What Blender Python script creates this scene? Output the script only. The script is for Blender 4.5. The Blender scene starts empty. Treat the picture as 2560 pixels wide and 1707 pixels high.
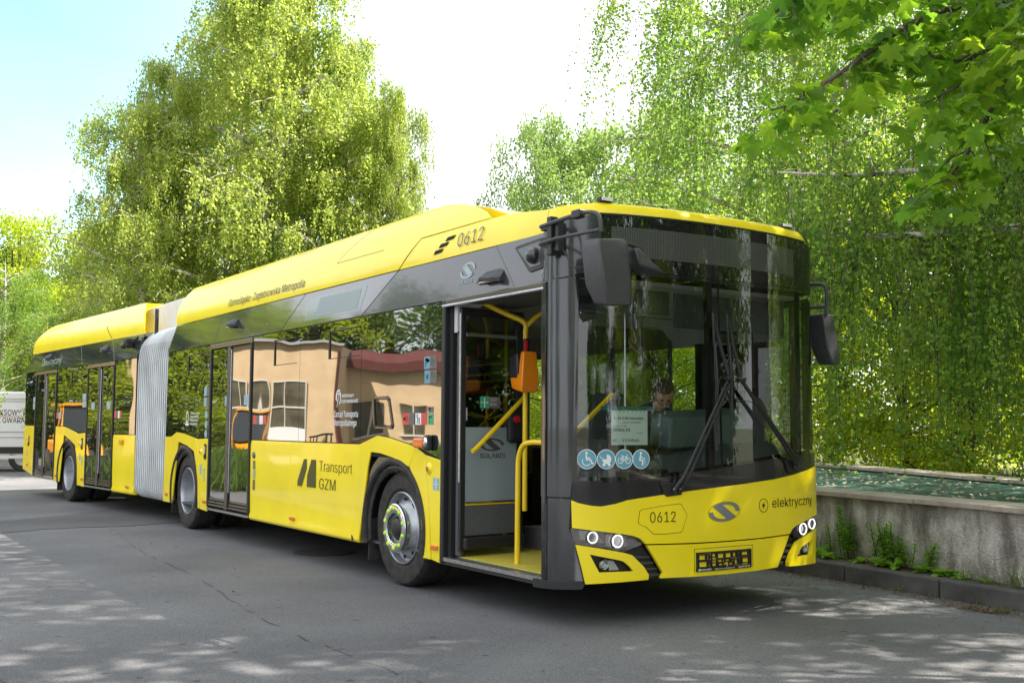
import bpy, bmesh, math, random
import numpy as np
from mathutils import Matrix, Vector
R = math.radians
random.seed(7)
C = bpy.context.scene.collection
scn = bpy.context.scene

# ------------------------------------------------------------------ camera
def look_matrix(yaw, pitch, roll, loc):
    f = Vector((math.cos(yaw)*math.cos(pitch), math.sin(yaw)*math.cos(pitch), math.sin(pitch)))
    r = f.cross(Vector((0, 0, 1))).normalized(); u = r.cross(f)
    c, s = math.cos(roll), math.sin(roll)
    r2 = r*c + u*s; u2 = -r*s + u*c
    m = Matrix((r2, u2, -f)).transposed().to_4x4(); m.translation = loc
    return m
cam = bpy.data.cameras.new('camera'); cam.lens = 2718.4/2560*36; cam.sensor_width = 36
cam.clip_start = .05; cam.clip_end = 3000
camo = bpy.data.objects.new('camera', cam); C.objects.link(camo)
camo.matrix_world = look_matrix(2.559, .078, .006, Vector((5.48, -5.498, 1.327)))
scn.camera = camo

# ------------------------------------------------------------------ light
SUN = Vector((.50, .87, 0)).normalized()*math.cos(R(50)) + Vector((0, 0, math.sin(R(50))))
sl = bpy.data.lights.new('sun', 'SUN'); sl.energy = 3.8; sl.angle = R(.55); sl.color = (1, .93, .82)
so = bpy.data.objects.new('sun', sl); C.objects.link(so)
so.rotation_euler = (-SUN).to_track_quat('-Z', 'Y').to_euler(); so.location = (0, 0, 30)

W = bpy.data.worlds.new('World'); scn.world = W; W.use_nodes = True
nt = W.node_tree; nt.nodes.clear()
def N(t, kind, **kw):
    n = t.nodes.new(kind)
    for k, v in kw.items(): setattr(n, k, v)
    return n
wo = N(nt, 'ShaderNodeOutputWorld'); bg = N(nt, 'ShaderNodeBackground'); bg.inputs[1].default_value = .12
sky = N(nt, 'ShaderNodeTexSky', sky_type='NISHITA', sun_disc=False)
sky.sun_elevation = R(50); sky.sun_rotation = math.atan2(SUN.x, SUN.y); sky.air_density = 1.3; sky.dust_density = .6; sky.ozone_density = 1.5
tc = N(nt, 'ShaderNodeTexCoord')
mp = N(nt, 'ShaderNodeMapping'); mp.inputs['Scale'].default_value = (1, 1, 2.2)
nz = N(nt, 'ShaderNodeTexNoise'); nz.inputs['Scale'].default_value = 1.6; nz.inputs['Detail'].default_value = 7; nz.inputs['Roughness'].default_value = .6
dot = N(nt, 'ShaderNodeVectorMath', operation='DOT_PRODUCT'); dot.inputs[1].default_value = (-.915, .07, .40)
mr = N(nt, 'ShaderNodeMapRange'); mr.inputs['From Min'].default_value = .90; mr.inputs['From Max'].default_value = 1.0
mr.inputs['To Min'].default_value = .97; mr.inputs['To Max'].default_value = .10
ad = N(nt, 'ShaderNodeMath', operation='MULTIPLY_ADD'); ad.inputs[1].default_value = .5; ad.inputs[2].default_value = -.25
sm = N(nt, 'ShaderNodeMath', operation='ADD', use_clamp=True)
mix = N(nt, 'ShaderNodeMix', data_type='RGBA'); mix.inputs['B'].default_value = (3.5, 3.6, 3.75, 1)
L = nt.links.new
L(tc.outputs['Generated'], mp.inputs[0]); L(mp.outputs[0], nz.inputs[0]); L(tc.outputs['Generated'], dot.inputs[0])
L(dot.outputs['Value'], mr.inputs[0]); L(nz.outputs[0], ad.inputs[0]); L(ad.outputs[0], sm.inputs[0]); L(mr.outputs[0], sm.inputs[1])
sk = N(nt, 'ShaderNodeMix', data_type='RGBA', blend_type='MULTIPLY'); sk.inputs[0].default_value = 1; sk.inputs['B'].default_value = (.50, .72, .68, 1); L(sky.outputs[0], sk.inputs['A'])
L(sm.outputs[0], mix.inputs[0]); L(sk.outputs['Result'], mix.inputs['A']); L(mix.outputs['Result'], bg.inputs[0]); L(bg.outputs[0], wo.inputs[0])

scn.view_settings.view_transform = 'Standard'; scn.view_settings.look = 'None'
scn.view_settings.exposure = 2.1; scn.view_settings.gamma = 1; scn.view_settings.use_curve_mapping = False
scn.render.engine = 'CYCLES'
cy = scn.cycles
cy.max_bounces = 9; cy.diffuse_bounces = 3; cy.glossy_bounces = 4; cy.transmission_bounces = 4; cy.transparent_max_bounces = 12
cy.use_denoising = True

# ------------------------------------------------------------------ materials
MATS = {}
def principled(name, col, rough=.5, metal=0, coat=0, spec=.5, emis=None, es=0, coatr=.03):
    if name in MATS: return MATS[name]
    m = bpy.data.materials.new(name); m.use_nodes = True
    b = m.node_tree.nodes['Principled BSDF']
    b.inputs['Base Color'].default_value = (*col, 1); b.inputs['Roughness'].default_value = rough
    b.inputs['Metallic'].default_value = metal; b.inputs['Coat Weight'].default_value = coat
    b.inputs['Coat Roughness'].default_value = coatr
    b.inputs['Specular IOR Level'].default_value = spec
    if emis: b.inputs['Emission Color'].default_value = (*emis, 1); b.inputs['Emission Strength'].default_value = es
    MATS[name] = m
    return m
def add_noise(m, amount=.25, scale=20, col2=None, bump=0, rough_var=0, bscale=None, detail=4, coord='Object'):
    t = m.node_tree; b = t.nodes['Principled BSDF']; l = t.links.new
    tc = N(t, 'ShaderNodeTexCoord'); n = N(t, 'ShaderNodeTexNoise'); n.inputs['Scale'].default_value = scale; n.inputs['Detail'].default_value = detail
    l(tc.outputs[coord], n.inputs[0])
    c = list(b.inputs['Base Color'].default_value)
    mx = N(t, 'ShaderNodeMix', data_type='RGBA')
    mx.inputs['A'].default_value = [x*(1-amount) for x in c[:3]]+[1]
    mx.inputs['B'].default_value = (*(col2 or [min(1, x*(1+amount)) for x in c[:3]]), 1)
    cr = N(t, 'ShaderNodeMapRange'); cr.inputs['From Min'].default_value = .3; cr.inputs['From Max'].default_value = .7
    l(n.outputs[0], cr.inputs[0]); l(cr.outputs[0], mx.inputs[0]); l(mx.outputs['Result'], b.inputs['Base Color'])
    if rough_var:
        r = N(t, 'ShaderNodeMapRange'); r0 = b.inputs['Roughness'].default_value
        r.inputs['To Min'].default_value = max(0, r0-rough_var); r.inputs['To Max'].default_value = min(1, r0+rough_var)
        l(n.outputs[0], r.inputs[0]); l(r.outputs[0], b.inputs['Roughness'])
    if bump:
        n2 = N(t, 'ShaderNodeTexNoise'); n2.inputs['Scale'].default_value = bscale or scale*3; n2.inputs['Detail'].default_value = detail
        l(tc.outputs[coord], n2.inputs[0])
        bp = N(t, 'ShaderNodeBump'); bp.inputs['Strength'].default_value = bump; bp.inputs['Distance'].default_value = .01
        l(n2.outputs[0], bp.inputs['Height']); l(bp.outputs[0], b.inputs['Normal'])
    return m
def wavy(m, scale=1.2, dist=.002, coat=False):
    """very low relief waves of pressed panels and toughened glass"""
    t = m.node_tree; b = [n for n in t.nodes if n.type == 'BSDF_PRINCIPLED' or n.type == 'BSDF_GLOSSY'][0]
    tc = N(t, 'ShaderNodeTexCoord'); n = N(t, 'ShaderNodeTexNoise'); n.inputs['Scale'].default_value = scale; n.inputs['Detail'].default_value = 1
    t.links.new(tc.outputs['Object'], n.inputs[0])
    bp = N(t, 'ShaderNodeBump'); bp.inputs['Strength'].default_value = 1; bp.inputs['Distance'].default_value = dist
    t.links.new(n.outputs[0], bp.inputs['Height']); t.links.new(bp.outputs[0], b.inputs['Normal'])
    if coat and 'Coat Normal' in b.inputs: t.links.new(bp.outputs[0], b.inputs['Coat Normal'])
    return m
Y_ = principled('yellow_paint', (.93, .735, .004), .34, 0, .45, .45, coatr=.06)
add_noise(Y_, .05, 2.5); wavy(Y_, 1.6, .004, True)
GREY = principled('grey_gloss', (.035, .038, .043), .16, 0, .6, .6, coatr=.03); wavy(GREY, 1.3, .003)
BAND = principled('band_glass', (.035, .04, .045), .05, 0, 0, 1.0); BAND.node_tree.nodes['Principled BSDF'].inputs['IOR'].default_value = 1.9; wavy(BAND, 1.0, .003)
DGLASS = principled('dark_glass', (.012, .014, .013), .015, 0, 0, 1.0); DGLASS.node_tree.nodes['Principled BSDF'].inputs['IOR'].default_value = 2.35; wavy(DGLASS, 1.1, .0055)
BLK = principled('black_plastic', (.018, .018, .02), .45); add_noise(BLK, .3, 60)
BLKG = principled('black_gloss', (.01, .01, .011), .08, 0, .5, .6)
MIRP = principled('mirror_plastic', (.045, .045, .05), .5); add_noise(MIRP, .12, 30, bump=.15, bscale=500)
RUB = principled('rubber', (.022, .021, .021), .75); add_noise(RUB, .35, 14, (.05, .046, .042), bump=.3, bscale=120)
ALU = principled('aluminium', (.55, .56, .58), .32, 1); add_noise(ALU, .15, 25)
BRONZE = principled('bronze_trim', (.17, .145, .12), .22, .6)
RIM = principled('rim_silver', (.42, .44, .47), .35, .55); add_noise(RIM, .2, 10)
CHR = principled('chrome', (.8, .8, .8), .08, 1)
LIME = principled('lime_cap', (.50, .95, .02), .4)
DKG = principled('interior_dark', (.085, .09, .10), .6); add_noise(DKG, .2, 40)
CEIL = principled('ceiling_grey', (.5, .51, .52), .6)
FLOORY = principled('floor_yellow', (.52, .44, .05), .55); add_noise(FLOORY, .12, 60)
POLE = principled('pole_yellow', (.85, .58, .01), .3, 0, .3)
ORG = principled('orange_plastic', (.85, .25, .005), .35)
ORL = principled('orange_lens', (.75, .16, .01), .25, 0, .5)
REDP = principled('red_plastic', (.55, .01, .015), .3)
SPK = principled('speckled_panel', (.05, .055, .06), .5); add_noise(SPK, .4, 300, (.16, .17, .18))
WHT = principled('white_print', (.8, .8, .8), .5)
GRP = principled('grey_print', (.07, .07, .075), .5)
LGP = principled('silver_print', (.34, .40, .44), .45)
KHA = principled('dark_olive_print', (.06, .065, .005), .45)
BLU = principled('blue_sticker', (.12, .33, .42), .45)
BLU2 = principled('pale_blue_sticker', (.25, .42, .52), .45)
REDS = principled('red_sticker', (.62, .08, .07), .45)
GRNS = principled('green_sticker', (.04, .35, .17), .45)
GRYS = principled('grey_sticker', (.13, .12, .12), .45)
PAPER = principled('paper', (.78, .84, .80), .7)
LEDW = principled('ring_light', (.9, .9, .9), .3, emis=(1, .98, .95), es=.4)
INDG = principled('panel_blue_grey', (.27, .33, .36), .25, 0, .3)
def glass_mat(name, tint, base_refl=.06, fmax=1.0, ior=1.45):
    m = bpy.data.materials.new(name); m.use_nodes = True; t = m.node_tree; t.nodes.clear(); l = t.links.new
    o = N(t, 'ShaderNodeOutputMaterial'); mx = N(t, 'ShaderNodeMixShader'); tr = N(t, 'ShaderNodeBsdfTransparent'); g = N(t, 'ShaderNodeBsdfGlossy')
    tr.inputs[0].default_value = (*tint, 1); g.inputs['Roughness'].default_value = .01
    f = N(t, 'ShaderNodeFresnel'); f.inputs[0].default_value = ior
    mu = N(t, 'ShaderNodeMath', operation='MULTIPLY_ADD', use_clamp=True); mu.inputs[1].default_value = fmax; mu.inputs[2].default_value = base_refl
    l(f.outputs[0], mu.inputs[0]); l(mu.outputs[0], mx.inputs[0]); l(tr.outputs[0], mx.inputs[1]); l(g.outputs[0], mx.inputs[2]); l(mx.outputs[0], o.inputs[0])
    MATS[name] = m; return m
WGL = glass_mat('windscreen_glass', (.80, .88, .84), .065, 1.0); wavy(WGL, 1.2, .0006)
SGL = glass_mat('side_clear_glass', (.78, .86, .80), .05)
LGL = glass_mat('lamp_glass', (.9, .9, .9), .04)
PRT = principled('black_print', (.012, .012, .013), .6, spec=.2); BELT = principled('belt_black', (.014, .014, .016), .22, 0, .3, .4)
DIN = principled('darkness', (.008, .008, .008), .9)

# asphalt ------------------------------------------------------------
def asphalt(name, c1, c2, rough=.85):
    m = bpy.data.materials.new(name); m.use_nodes = True; t = m.node_tree; b = t.nodes['Principled BSDF']; l = t.links.new
    tc = N(t, 'ShaderNodeTexCoord')
    n1 = N(t, 'ShaderNodeTexNoise'); n1.inputs['Scale'].default_value = .5; n1.inputs['Detail'].default_value = 6
    n2 = N(t, 'ShaderNodeTexNoise'); n2.inputs['Scale'].default_value = 85; n2.inputs['Detail'].default_value = 4; n2.inputs['Roughness'].default_value = .7
    v = N(t, 'ShaderNodeTexVoronoi'); v.inputs['Scale'].default_value = 90
    v2 = N(t, 'ShaderNodeTexVoronoi'); v2.inputs['Scale'].default_value = 3.2
    for n in (n1, n2, v, v2): l(tc.outputs['Object'], n.inputs['Vector'])
    mx = N(t, 'ShaderNodeMix', data_type='RGBA'); mx.inputs['A'].default_value = (*c1, 1); mx.inputs['B'].default_value = (*c2, 1)
    mr = N(t, 'ShaderNodeMapRange'); mr.inputs['From Min'].default_value = .35; mr.inputs['From Max'].default_value = .65
    l(n1.outputs[0], mr.inputs[0]); l(mr.outputs[0], mx.inputs[0])
    mm = N(t, 'ShaderNodeMix', data_type='RGBA', blend_type='MULTIPLY'); mm.inputs[0].default_value = 1
    gr = N(t, 'ShaderNodeMapRange'); gr.inputs['From Min'].default_value = .3; gr.inputs['From Max'].default_value = .72; gr.inputs['To Min'].default_value = .55; gr.inputs['To Max'].default_value = 1.5
    l(n2.outputs[0], gr.inputs[0]); l(mx.outputs['Result'], mm.inputs['A']); l(gr.outputs[0], mm.inputs['B'])
    # small dark spots (tar, gum)
    sp = N(t, 'ShaderNodeMapRange'); sp.inputs['From Min'].default_value = .05; sp.inputs['From Max'].default_value = .09; sp.inputs['To Min'].default_value = .5; sp.inputs['To Max'].default_value = 1
    l(v2.outputs['Distance'], sp.inputs[0])
    m3 = N(t, 'ShaderNodeMix', data_type='RGBA', blend_type='MULTIPLY'); m3.inputs[0].default_value = 1
    l(mm.outputs['Result'], m3.inputs['A']); l(sp.outputs[0], m3.inputs['B']); l(m3.outputs['Result'], b.inputs['Base Color'])
    b.inputs['Roughness'].default_value = rough; b.inputs['Specular IOR Level'].default_value = .35
    bp = N(t, 'ShaderNodeBump'); bp.inputs['Strength'].default_value = .5; bp.inputs['Distance'].default_value = .006
    l(v.outputs['Distance'], bp.inputs['Height']); l(bp.outputs[0], b.inputs['Normal'])
    return m
ASPH = asphalt('asphalt', (.105, .104, .112), (.165, .163, .170))
ASPD = asphalt('asphalt_dark', (.075, .075, .079), (.115, .115, .12))

# ------------------------------------------------------------------ mesh helpers
def link(o, parent=None, M=None):
    C.objects.link(o)
    if parent: o.parent = parent
    if M is not None: o.matrix_local = M
    return o
def finish(me, smooth, angle=35):
    if smooth:
        me.polygons.foreach_set('use_smooth', [True]*len(me.polygons)); me.set_sharp_from_angle(angle=R(angle))
def bevel(o, w, seg=2):
    b = o.modifiers.new('edge', 'BEVEL'); b.width = w; b.segments = seg; b.limit_method = 'ANGLE'; b.angle_limit = R(40)
    b.harden_normals = False
class G:
    """collects shapes into one mesh"""
    def __init__(s): s.v = []; s.f = []
    def add(s, vs, fs):
        k = len(s.v); s.v += [tuple(v) for v in vs]; s.f += [tuple(i+k for i in f) for f in fs]; return s
    def box(s, c, d, rz=0, M=None):
        vs = []
        m = (Matrix.Rotation(rz, 4, 'Z') if rz else Matrix()) if M is None else M
        for z in (-1, 1):
            for y in (-1, 1):
                for x in (-1, 1):
                    vs.append(m @ Vector((x*d[0]/2, y*d[1]/2, z*d[2]/2)) + Vector(c))
        return s.add(vs, [(0, 2, 3, 1), (4, 5, 7, 6), (0, 1, 5, 4), (2, 6, 7, 3), (0, 4, 6, 2), (1, 3, 7, 5)])
    def prism(s, poly, axis, a, b):
        """polygon extruded along axis from a to b; poly coordinates are the other two axes in order"""
        n = len(poly)
        def P(p, h): return {'x': (h, p[0], p[1]), 'y': (p[0], h, p[1]), 'z': (p[0], p[1], h)}[axis]
        return s.add([P(p, a) for p in poly]+[P(p, b) for p in poly],
                     [tuple(range(n-1, -1, -1)), tuple(range(n, 2*n))]+[(i, (i+1) % n, n+(i+1) % n, n+i) for i in range(n)])
    def tube(s, pts, r, n=8, cap=True):
        pts = [Vector(p) for p in pts]; rs = r if isinstance(r, (list, tuple)) else [r]*len(pts)
        up = None; vs = []
        for i, p in enumerate(pts):
            d = (pts[min(i+1, len(pts)-1)]-pts[max(i-1, 0)]).normalized()
            if up is None: up = d.orthogonal().normalized()
            up = (up-d*up.dot(d)).normalized(); q = d.cross(up)
            for k in range(n):
                a = 2*math.pi*k/n; vs.append(p+(up*math.cos(a)+q*math.sin(a))*rs[i])
        fs = [(i*n+k, i*n+(k+1) % n, (i+1)*n+(k+1) % n, (i+1)*n+k) for i in range(len(pts)-1) for k in range(n)]
        if cap: fs += [tuple(range(n-1, -1, -1)), tuple((len(pts)-1)*n+k for k in range(n))]
        return s.add(vs, fs)
    def lathe(s, prof, c, axis='y', n=32, close=False):
        """prof: (radius, height along axis)"""
        vs = []; m = len(prof)
        for k in range(n):
            a = 2*math.pi*k/n
            for r, h in prof:
                x, y = r*math.cos(a), r*math.sin(a)
                p = {'y': (x, h, y), 'z': (x, y, h), 'x': (h, x, y)}[axis]
                vs.append((c[0]+p[0], c[1]+p[1], c[2]+p[2]))
        fs = [(k*m+i, k*m+i+1, ((k+1) % n)*m+i+1, ((k+1) % n)*m+i) for k in range(n) for i in range(m-1)]
        return s.add(vs, fs)
    def ball(s, c, r, n=10, sc=(1, 1, 1)):
        vs = []; fs = []
        for i in range(n+1):
            t = math.pi*i/n
            for k in range(n*2):
                a = math.pi*k/n
                vs.append((c[0]+r*sc[0]*math.sin(t)*math.cos(a), c[1]+r*sc[1]*math.sin(t)*math.sin(a), c[2]+r*sc[2]*math.cos(t)))
        w = n*2
        fs = [(i*w+k, i*w+(k+1) % w, (i+1)*w+(k+1) % w, (i+1)*w+k) for i in range(n) for k in range(w)]
        return s.add(vs, fs)
    def mesh(s, name, mat, smooth=False, angle=35, fix=True):
        me = bpy.data.meshes.new(name); me.from_pydata(s.v, [], s.f)
        if fix:
            bm = bmesh.new(); bm.from_mesh(me); bmesh.ops.remove_doubles(bm, verts=bm.verts, dist=1e-5)
            bmesh.ops.recalc_face_normals(bm, faces=bm.faces); bm.to_mesh(me); bm.free()
        me.materials.append(mat); finish(me, smooth, angle); return me
    def obj(s, name, mat, parent=None, M=None, smooth=False, bev=0, angle=35):
        o = bpy.data.objects.new(name, s.mesh(name, mat, smooth, angle)); link(o, parent, M)
        if bev: bevel(o, bev)
        return o
def smooth_path(pts, n=5):
    """Catmull-Rom through points"""
    P = [Vector(p) for p in pts]; P = [P[0]*2-P[1]]+P+[P[-1]*2-P[-2]]; out = []
    for i in range(1, len(P)-2):
        for k in range(n):
            t = k/n; a, b, c, d = P[i-1:i+3]
            out.append(.5*((2*b)+(-a+c)*t+(2*a-5*b+4*c-d)*t*t+(-a+3*b-3*c+d)*t**3))
    out.append(P[-2]); return out
def empty(name, loc, label, cat, group=None, rz=0):
    o = bpy.data.objects.new(name, None); o.empty_display_size = .2; C.objects.link(o); o.location = loc; o.rotation_euler = (0, 0, rz)
    return tag(o, label, cat, group)
def tag(o, label=None, cat=None, group=None, kind=None):
    if label: o['label'] = label
    if cat: o['category'] = cat
    if group: o['group'] = group
    if kind: o['kind'] = kind
    return o
def lab(o, label): o['label'] = label; return o

# front outline of the coach in plan: superellipse, arc length u measured from the centre line
FX0, FA, FB, FN = -.14, .40, 1.275, 2.2
_t = np.linspace(0, math.pi/2, 900); _y = FB*np.sin(_t)**(2/FN); _x = FX0-FA*(1-np.cos(_t)**(2/FN))
_s = np.concatenate([[0], np.cumsum(np.hypot(np.diff(_x), np.diff(_y)))]); FS = float(_s[-1])
def s_of_y(y): return math.copysign(float(np.interp(abs(y), _y, _s)), y)
def outline(u):
    """point and outward normal"""
    a = abs(u); sg = 1 if u >= 0 else -1
    if a >= FS: return (FX0-FA-(a-FS), sg*FB), (0, sg)
    x, y = float(np.interp(a, _s, _x)), float(np.interp(a, _s, _y))
    e = .02; x0, y0 = float(np.interp(max(a-e, 0), _s, _x)), float(np.interp(max(a-e, 0), _s, _y))
    x1, y1 = float(np.interp(min(a+e, FS), _s, _x)), float(np.interp(min(a+e, FS), _s, _y))
    if a < e: tx, ty = 0, 1
    else: tx, ty = x1-x0, y1-y0
    k = math.hypot(tx, ty); nx, ny = ty/k, -tx/k
    return (x, sg*y), (nx, sg*ny)
def S_front(u, v, w):
    (x, y), (nx, ny) = outline(u)
    return (x+nx*w, y+ny*w, v)
def side_inset(z):
    if z < 2.305: return 0
    if z < 2.648: return (z-2.305)*.10
    t = (z-2.648)/.55
    return .0343+.285*max(t, 0)**2.2
def S_side(u, v, w): return (u, -1.275+side_inset(v)-w, v)
def S_left(u, v, w): return (u, 1.275-side_inset(v)+w, v)
def fy(pts): return [(s_of_y(y), z) for y, z in pts]

def panel(name, polys, mat, surf, parent=None, th=.01, off=0, cu=None, cv=None, M=None, bev=0, smooth=True, flat=False):
    """polygons given on a curved body surface, made into a sheet with real thickness"""
    bm = bmesh.new()
    if polys and not isinstance(polys[0][0], (tuple, list)): polys = [polys]
    for poly in polys:
        try: bm.faces.new([bm.verts.new((p[0], p[1], 0)) for p in poly])
        except ValueError: pass
    bmesh.ops.recalc_face_normals(bm, faces=bm.faces)
    bmesh.ops.triangulate(bm, faces=[f for f in bm.faces if len(f.verts) > 4])
    us = [v.co.x for v in bm.verts]; vs = [v.co.y for v in bm.verts]
    if cu:
        k = math.floor(min(us)/cu)+1
        while k*cu < max(us):
            bmesh.ops.bisect_plane(bm, geom=bm.verts[:]+bm.edges[:]+bm.faces[:], plane_co=(k*cu, 0, 0), plane_no=(1, 0, 0)); k += 1
    if cv:
        k = math.floor(min(vs)/cv)+1
        while k*cv < max(vs):
            bmesh.ops.bisect_plane(bm, geom=bm.verts[:]+bm.edges[:]+bm.faces[:], plane_co=(0, k*cv, 0), plane_no=(0, 1, 0)); k += 1
    bmesh.ops.remove_doubles(bm, verts=bm.verts, dist=1e-5)
    if not flat:
        r = bmesh.ops.extrude_face_region(bm, geom=bm.faces[:])
        for g in r['geom']:
            if isinstance(g, bmesh.types.BMVert): g.co.z = 1
    else:
        for v in bm.verts: v.co.z = 1
    for v in bm.verts: v.co = surf(v.co.x, v.co.y, off+th*v.co.z)
    bmesh.ops.recalc_face_normals(bm, faces=bm.faces)
    me = bpy.data.meshes.new(name); bm.to_mesh(me); bm.free(); me.materials.append(mat); finish(me, smooth)
    o = bpy.data.objects.new(name, me); link(o, parent, M)
    if bev: bevel(o, bev)
    return o
def circ(cx, cy, r, n=24, ry=None): return [(cx+r*math.cos(2*math.pi*i/n), cy+(ry or r)*math.sin(2*math.pi*i/n)) for i in range(n)]
def stroke(pts, w):
    out = []
    for (x0, y0), (x1, y1) in zip(pts[:-1], pts[1:]):
        dx, dy = x1-x0, y1-y0; k = math.hypot(dx, dy) or 1; nx, ny = -dy/k*w/2, dx/k*w/2; ex, ey = dx/k*w*.3, dy/k*w*.3
        out.append([(x0+nx-ex, y0+ny-ey), (x1+nx+ex, y1+ny+ey), (x1-nx+ex, y1-ny+ey), (x0-nx-ex, y0-ny-ey)])
    return out
def ringp(cx, cy, r0, r1, a0=0, a1=360, n=24, sy=1, rot=0):
    out = []; cr, sr = math.cos(R(rot)), math.sin(R(rot))
    def P(r, a):
        x, y = r*math.cos(a), r*math.sin(a)*sy
        return (cx+x*cr-y*sr, cy+x*sr+y*cr)
    for i in range(n):
        a, b = R(a0+(a1-a0)*i/n), R(a0+(a1-a0)*(i+1)/n)
        out.append([P(r0, a), P(r1, a), P(r1, b), P(r0, b)])
    return out
try: FONT = bpy.data.fonts.load(bpy.utils.system_resource('DATAFILES', path='fonts')+'/Inter.woff2')
except Exception: FONT = None
def _cap():
    cu = bpy.data.curves.new('h', 'FONT'); cu.body = 'H'
    if FONT: cu.font = FONT
    o = bpy.data.objects.new('h', cu); me = bpy.data.meshes.new_from_object(o); c = max(v.co.y for v in me.vertices)
    bpy.data.objects.remove(o); bpy.data.meshes.remove(me); bpy.data.curves.remove(cu); return c
CAPH = _cap()
def text_polys(s, u0, v0, w, h, thin=0, shear=0, up=(0, 1), ref=None):
    """lettering outline fitted so that the given reference string height (cap height) is h and the width w"""
    cu = bpy.data.curves.new('lettering', 'FONT'); cu.body = s; cu.size = 1
    if FONT: cu.font = FONT
    cu.offset = thin; cu.resolution_u = 3; cu.shear = shear
    o = bpy.data.objects.new('lettering', cu); me = bpy.data.meshes.new_from_object(o)
    co = [tuple(v.co[:2]) for v in me.vertices]; fs = [list(p.vertices) for p in me.polygons]
    cap = CAPH
    x0 = min(c[0] for c in co); x1 = max(c[0] for c in co)
    sx = w/(x1-x0); sy = h/cap
    out = [[(u0+(co[i][0]-x0)*sx, v0+co[i][1]*sy+(co[i][0]-x0)*sx*up[0]) for i in f] for f in fs]
    bpy.data.objects.remove(o); bpy.data.meshes.remove(me); bpy.data.curves.remove(cu)
    return out
def decal(name, polys, mat, surf, parent, off, M=None, cu=None, th=.0008): return panel(name, polys, mat, surf, parent, th, off, cu, None, M, smooth=False)
def solaris_oval(cx, cy, a, b, rot=8):
    s = b/a
    out = ringp(cx, cy, a*.74, a, -8, 138, 18, s, rot)+ringp(cx, cy, a*.74, a, 172, 318, 18, s, rot)
    def E(r, d):
        x, y = r*a*math.cos(R(d)), r*a*math.sin(R(d))*s; c, q = math.cos(R(rot)), math.sin(R(rot)); return (cx+x*c-y*q, cy+x*q+y*c)
    out.append([E(1, 138), E(.74, 112), E(.74, 318-12), E(1, 318)][::1] if False else [E(1, 138), E(.80, 100), E(1, 318), E(.80, 280)])
    return out

# ================================================================== SETTING
def sheet(name, poly, z, mat, kind='structure', label=None, cat=None):
    me = bpy.data.meshes.new(name); me.from_pydata([(x, y, z) for x, y in poly], [], [tuple(range(len(poly)))]); me.materials.append(mat)
    bm = bmesh.new(); bm.from_mesh(me); bmesh.ops.recalc_face_normals(bm, faces=bm.faces)
    for f in bm.faces:
        if f.normal.z < 0: f.normal_flip()
    bm.to_mesh(me); bm.free()
    o = bpy.data.objects.new(name, me); C.objects.link(o); tag(o, label, cat, None, kind); return o
GRASSG = principled('ground_soil', (.06, .075, .025), .95); add_noise(GRASSG, .5, 1.2, (.10, .09, .05), bump=.4, bscale=30)
SOIL = principled('soil', (.07, .055, .04), .95); add_noise(SOIL, .5, 14, (.13, .10, .075), bump=.8, bscale=50)
sheet('ground', [(-900, -900), (900, -900), (900, 900), (-900, 900)], -.012, GRASSG)
sheet('road', [(-120, -12), (-60, -4), (-60, -60), (60, -60), (60, 2.3), (-16, 3.6), (-60, 9), (-120, 20)], -.004, ASPH)
# darker repaired strip of asphalt with a ragged edge
random.seed(3)
rag = [(-8.6, .4), (-9.6, -.9), (-9.3, -1.7), (-9.4, -2.6), (-9.0, -3.6), (-8.9, -6), (-9.7, -6), (-10.6, -3.4), (-11.6, -2.0), (-12.6, -1.2), (-13.6, -.2), (-12.5, .5)]
rg = []
for (a, b), (c, d) in zip(rag, rag[1:]+rag[:1]):
    for k in range(6): rg.append((a+(c-a)*k/6+random.uniform(-.05, .05), b+(d-b)*k/6+random.uniform(-.05, .05)))
sheet('road_patch', rg, .001, ASPD)
# crack sealed in the lane: thin irregular dark line
def crack(pts, w, seed):
    rnd = random.Random(seed); P = smooth_path([(x, y, 0) for x, y in pts], 14); g = []
    for p in P: g.append((p.x+rnd.uniform(-.02, .02), p.y+rnd.uniform(-.02, .02)))
    lft = []; rgt = []
    for i, q in enumerate(g):
        a = g[max(i-1, 0)]; b = g[min(i+1, len(g)-1)]; dx, dy = b[0]-a[0], b[1]-a[1]; k = math.hypot(dx, dy) or 1
        ww = w*rnd.uniform(.3, 1.3)/2; lft.append((q[0]-dy/k*ww, q[1]+dx/k*ww)); rgt.append((q[0]+dy/k*ww, q[1]-dx/k*ww))
    n = len(g); me = bpy.data.meshes.new('road_crack'); me.from_pydata([(*p, .0015) for p in lft+rgt], [], [(i, i+1, n+i+1, n+i) for i in range(n-1) if rnd.random() < .62])
    me.materials.append(ASPD); o = bpy.data.objects.new('road_crack', me); C.objects.link(o); tag(o, kind='structure')
crack([(-9, -2.0), (-6.5, -2.35), (-4, -2.5), (-1.5, -2.75), (1, -2.7), (2.6, -2.9)], .009, 1)
crack([(-1.2, -4.6), (0.1, -4.35), (1.2, -4.0)], .006, 3)

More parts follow.
